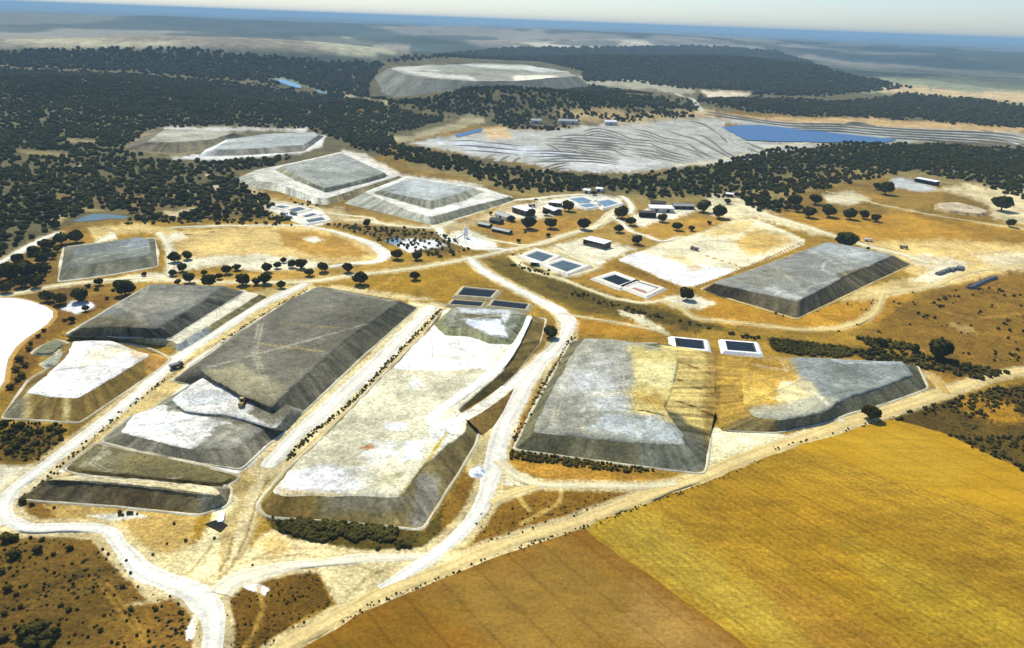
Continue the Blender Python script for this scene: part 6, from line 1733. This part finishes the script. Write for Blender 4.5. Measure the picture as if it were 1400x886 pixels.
for (x, y, w) in [(27, 492, 13), (34, 500, 11), (22, 506, 12), (40, 478, 10), (30, 515, 13), (14, 530, 12), (52, 460, 8), (60, 452, 7), (146, 408, 7), (132, 396, 8), (110, 408, 9), (120, 392, 9), (24, 520, 10), (42, 470, 8), (88, 438, 7), (155, 397, 7)]:
    bush(x, y, w, 'olive bush between the white basin and the heaps', 'bushes beside the white basin')
def scatter_strip(segs, dens, s0, s1, px_w=True):
    P_, S_ = [], []
    for pts, w in segs:
        W = [at(*p) for p in pts]
        S, _ = catmull(W, 2.0)
        n = int(len(S) * 2.0 * w * dens)
        idx = rng.randint(0, len(S), n)
        T = np.gradient(S, axis=0); T /= np.linalg.norm(T, axis=1)[:, None] + 1e-9
        o = rng.uniform(-.5, .5, n) * w
        q = S[idx] + np.stack([-T[idx, 1], T[idx, 0]], 1) * o[:, None] + rng.uniform(-1, 1, (n, 2))
        P_.append(np.column_stack([q, np.full(n, -.05)])); S_.append(rng.uniform(s0, s1, n))
    return np.concatenate(P_), np.concatenate(S_)
def scatter_poly(pts, n, s0, s1, clump=.0, seed=70):
    q = [at(*p)[:2] for p in densify(pts, True)]
    A = np.array(q)
    c = rng.uniform(A.min(0), A.max(0), (n, 2))
    ok = poly_sd(c[:, 0], c[:, 1], q) > 0
    if clump: ok &= fbm(c[:, 0] / 14, c[:, 1] / 14, seed) > clump
    c = c[ok]
    return np.column_stack([c, hgt(c[:, 0], c[:, 1]) - .05]), rng.uniform(s0, s1, len(c))
def put(label, parts, mat=M_LEAFG, name='scrub', seed=5):
    P_ = np.concatenate([p[0] for p in parts]); S_ = np.concatenate([p[1] for p in parts])
    forest_gn(name, label, P_, S_, mat, seed, disp=.4, sub=2)
put('dense dark scrub packed round the foot of the centre pad', [scatter_poly([(372, 707), (480, 717), (578, 726), (606, 684), (625, 690), (612, 715), (585, 745), (520, 752), (440, 742), (385, 728)], 3600, .8, 2.3, -.12)])
put('low weeds along the ditch between the white haul road and the centre pad', [scatter_strip([([(602, 424), (560, 466), (520, 508), (480, 550), (430, 590), (392, 628)], 1.4)], 1.6, .5, 1.2),  # dark weeds also stand in for the shadow line of the uncut ditch
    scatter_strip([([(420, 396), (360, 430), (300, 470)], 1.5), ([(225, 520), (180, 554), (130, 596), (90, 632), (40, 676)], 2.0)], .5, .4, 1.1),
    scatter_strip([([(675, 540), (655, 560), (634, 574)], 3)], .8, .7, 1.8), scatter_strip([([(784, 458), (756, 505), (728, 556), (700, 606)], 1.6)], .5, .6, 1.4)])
put('hedge of rough weeds along the field side of the farm road', [scatter_strip([([(470, 848), (530, 818), (600, 792), (674, 762), (735, 741), (796, 722), (903, 683), (960, 663), (1040, 630)], 1.2)], .8, .3, .8),
    scatter_strip([([(1060, 613), (1150, 590), (1215, 573)], 1.2)], .3, .5, 1.1)])
put('dark scrub filling the gully above the wedge-shaped grey heap', [scatter_poly([(1052, 464), (1100, 468), (1150, 475), (1165, 485), (1150, 490), (1100, 487), (1058, 480)], 800, 1.0, 2.4),
    scatter_poly([(1150, 476), (1260, 484), (1380, 510), (1340, 520), (1240, 500), (1170, 490)], 700, 1, 3, .0), scatter_poly([(1170, 462), (1230, 468), (1265, 476), (1200, 480)], 160, 1.2, 3, .0),
    scatter_strip([([(700, 362), (740, 374), (765, 380)], 4), ([(930, 438), (980, 452), (1040, 466)], 5), ([(780, 400), (860, 424), (920, 436)], 7)], .10, 1, 2.6)])
put('patchy dark scrub on the brown ground right of the crop fields', [scatter_poly([(1215, 572), (1300, 545), (1400, 520), (1500, 500), (1500, 690), (1400, 645), (1290, 594)], 4600, .5, 2.2, .06),
    scatter_poly([(1300, 395), (1400, 375), (1500, 370), (1500, 500), (1400, 505), (1300, 480), (1230, 440)], 1500, .8, 2.4, .22), scatter_poly([(1050, 430), (1250, 400), (1260, 460), (1060, 452)], 260, .7, 1.8, .1)])
put('thin scrub dotted over the lower left slope', [scatter_poly([(-60, 735), (150, 735), (190, 790), (280, 840), (280, 950), (-60, 950)], 380, .4, 1.1, .0), scatter_poly([(0, 570), (95, 585), (60, 630), (0, 632)], 500, .5, 1.6, -.1),
    scatter_poly([(30, 690), (140, 700), (280, 706), (200, 716), (60, 716)], 160, .6, 1.8, -.1), scatter_poly([(310, 812), (430, 776), (455, 825), (380, 886), (310, 900)], 140, .3, .8, .0), scatter_poly([(650, 695), (860, 672), (780, 712), (650, 745)], 160, .3, .9, .0)])
put('weeds at the foot of the big pale grey heap', [scatter_poly([(699, 616), (800, 630), (955, 650), (955, 655), (800, 640), (697, 627)], 1100, .7, 1.8, -.2)])
put('olive scrub in the low wet ground around the small pools', [scatter_poly([(440, 306), (540, 310), (600, 318), (650, 342), (600, 354), (540, 338), (480, 316)], 500, 1, 3, .0), scatter_poly([(100, 303), (200, 298), (330, 296), (372, 290), (420, 310), (360, 308), (200, 306), (110, 310)], 500, 1.2, 3.6, -.1),
    scatter_poly([(340, 262), (440, 280), (430, 284), (360, 272)], 160, 1, 3, -.1), scatter_poly([(345, 286), (390, 296), (400, 304), (350, 300)], 160, 1.5, 4, -.1),
    scatter_poly([(690, 340), (740, 345), (760, 380), (700, 360)], 90, .8, 2, .1)])

# copies that only their order tells apart are told apart by it
ORD = ['first', 'second', 'third', 'fourth', 'fifth', 'sixth', 'seventh', 'eighth', 'ninth', 'tenth', 'eleventh', 'twelfth', 'thirteenth', 'fourteenth', 'fifteenth', 'sixteenth', 'seventeenth', 'eighteenth', 'nineteenth', 'twentieth']
by = {}
for o in col.objects:
    if o.parent is None and o.get('label') and o.get('category') in ('oak tree', 'bush'):
        by.setdefault(o['label'], []).append(o)
for lb, os_ in by.items():
    if 1 < len(os_) <= 20:
        os_.sort(key=lambda o: o.location.x / o.location.y)
        for i, o in enumerate(os_): o['label'] = lb + ', ' + ORD[i] + ' from the left'
# ---------------------------------------------------------------- air
def haze():
    m = bpy.data.materials.new('haze_air')
    m.use_nodes = True
    nt = m.node_tree
    nt.nodes.clear()
    v = nt.nodes.new('ShaderNodeVolumePrincipled')
    v.inputs['Color'].default_value = (.36, .58, .78, 1)
    v.inputs['Density'].default_value = 8.0e-5
    v.inputs['Anisotropy'].default_value = 0.0
    out = nt.nodes.new('ShaderNodeOutputMaterial')
    nt.links.new(v.outputs[0], out.inputs['Volume'])
    S = 80000.0
    mb = MB().box(-S, S, -S, S, -160, HC + 25)
    o = mb.build('haze', m)
    tag(o, 'pale blue haze over the far country', kind='stuff')
haze()
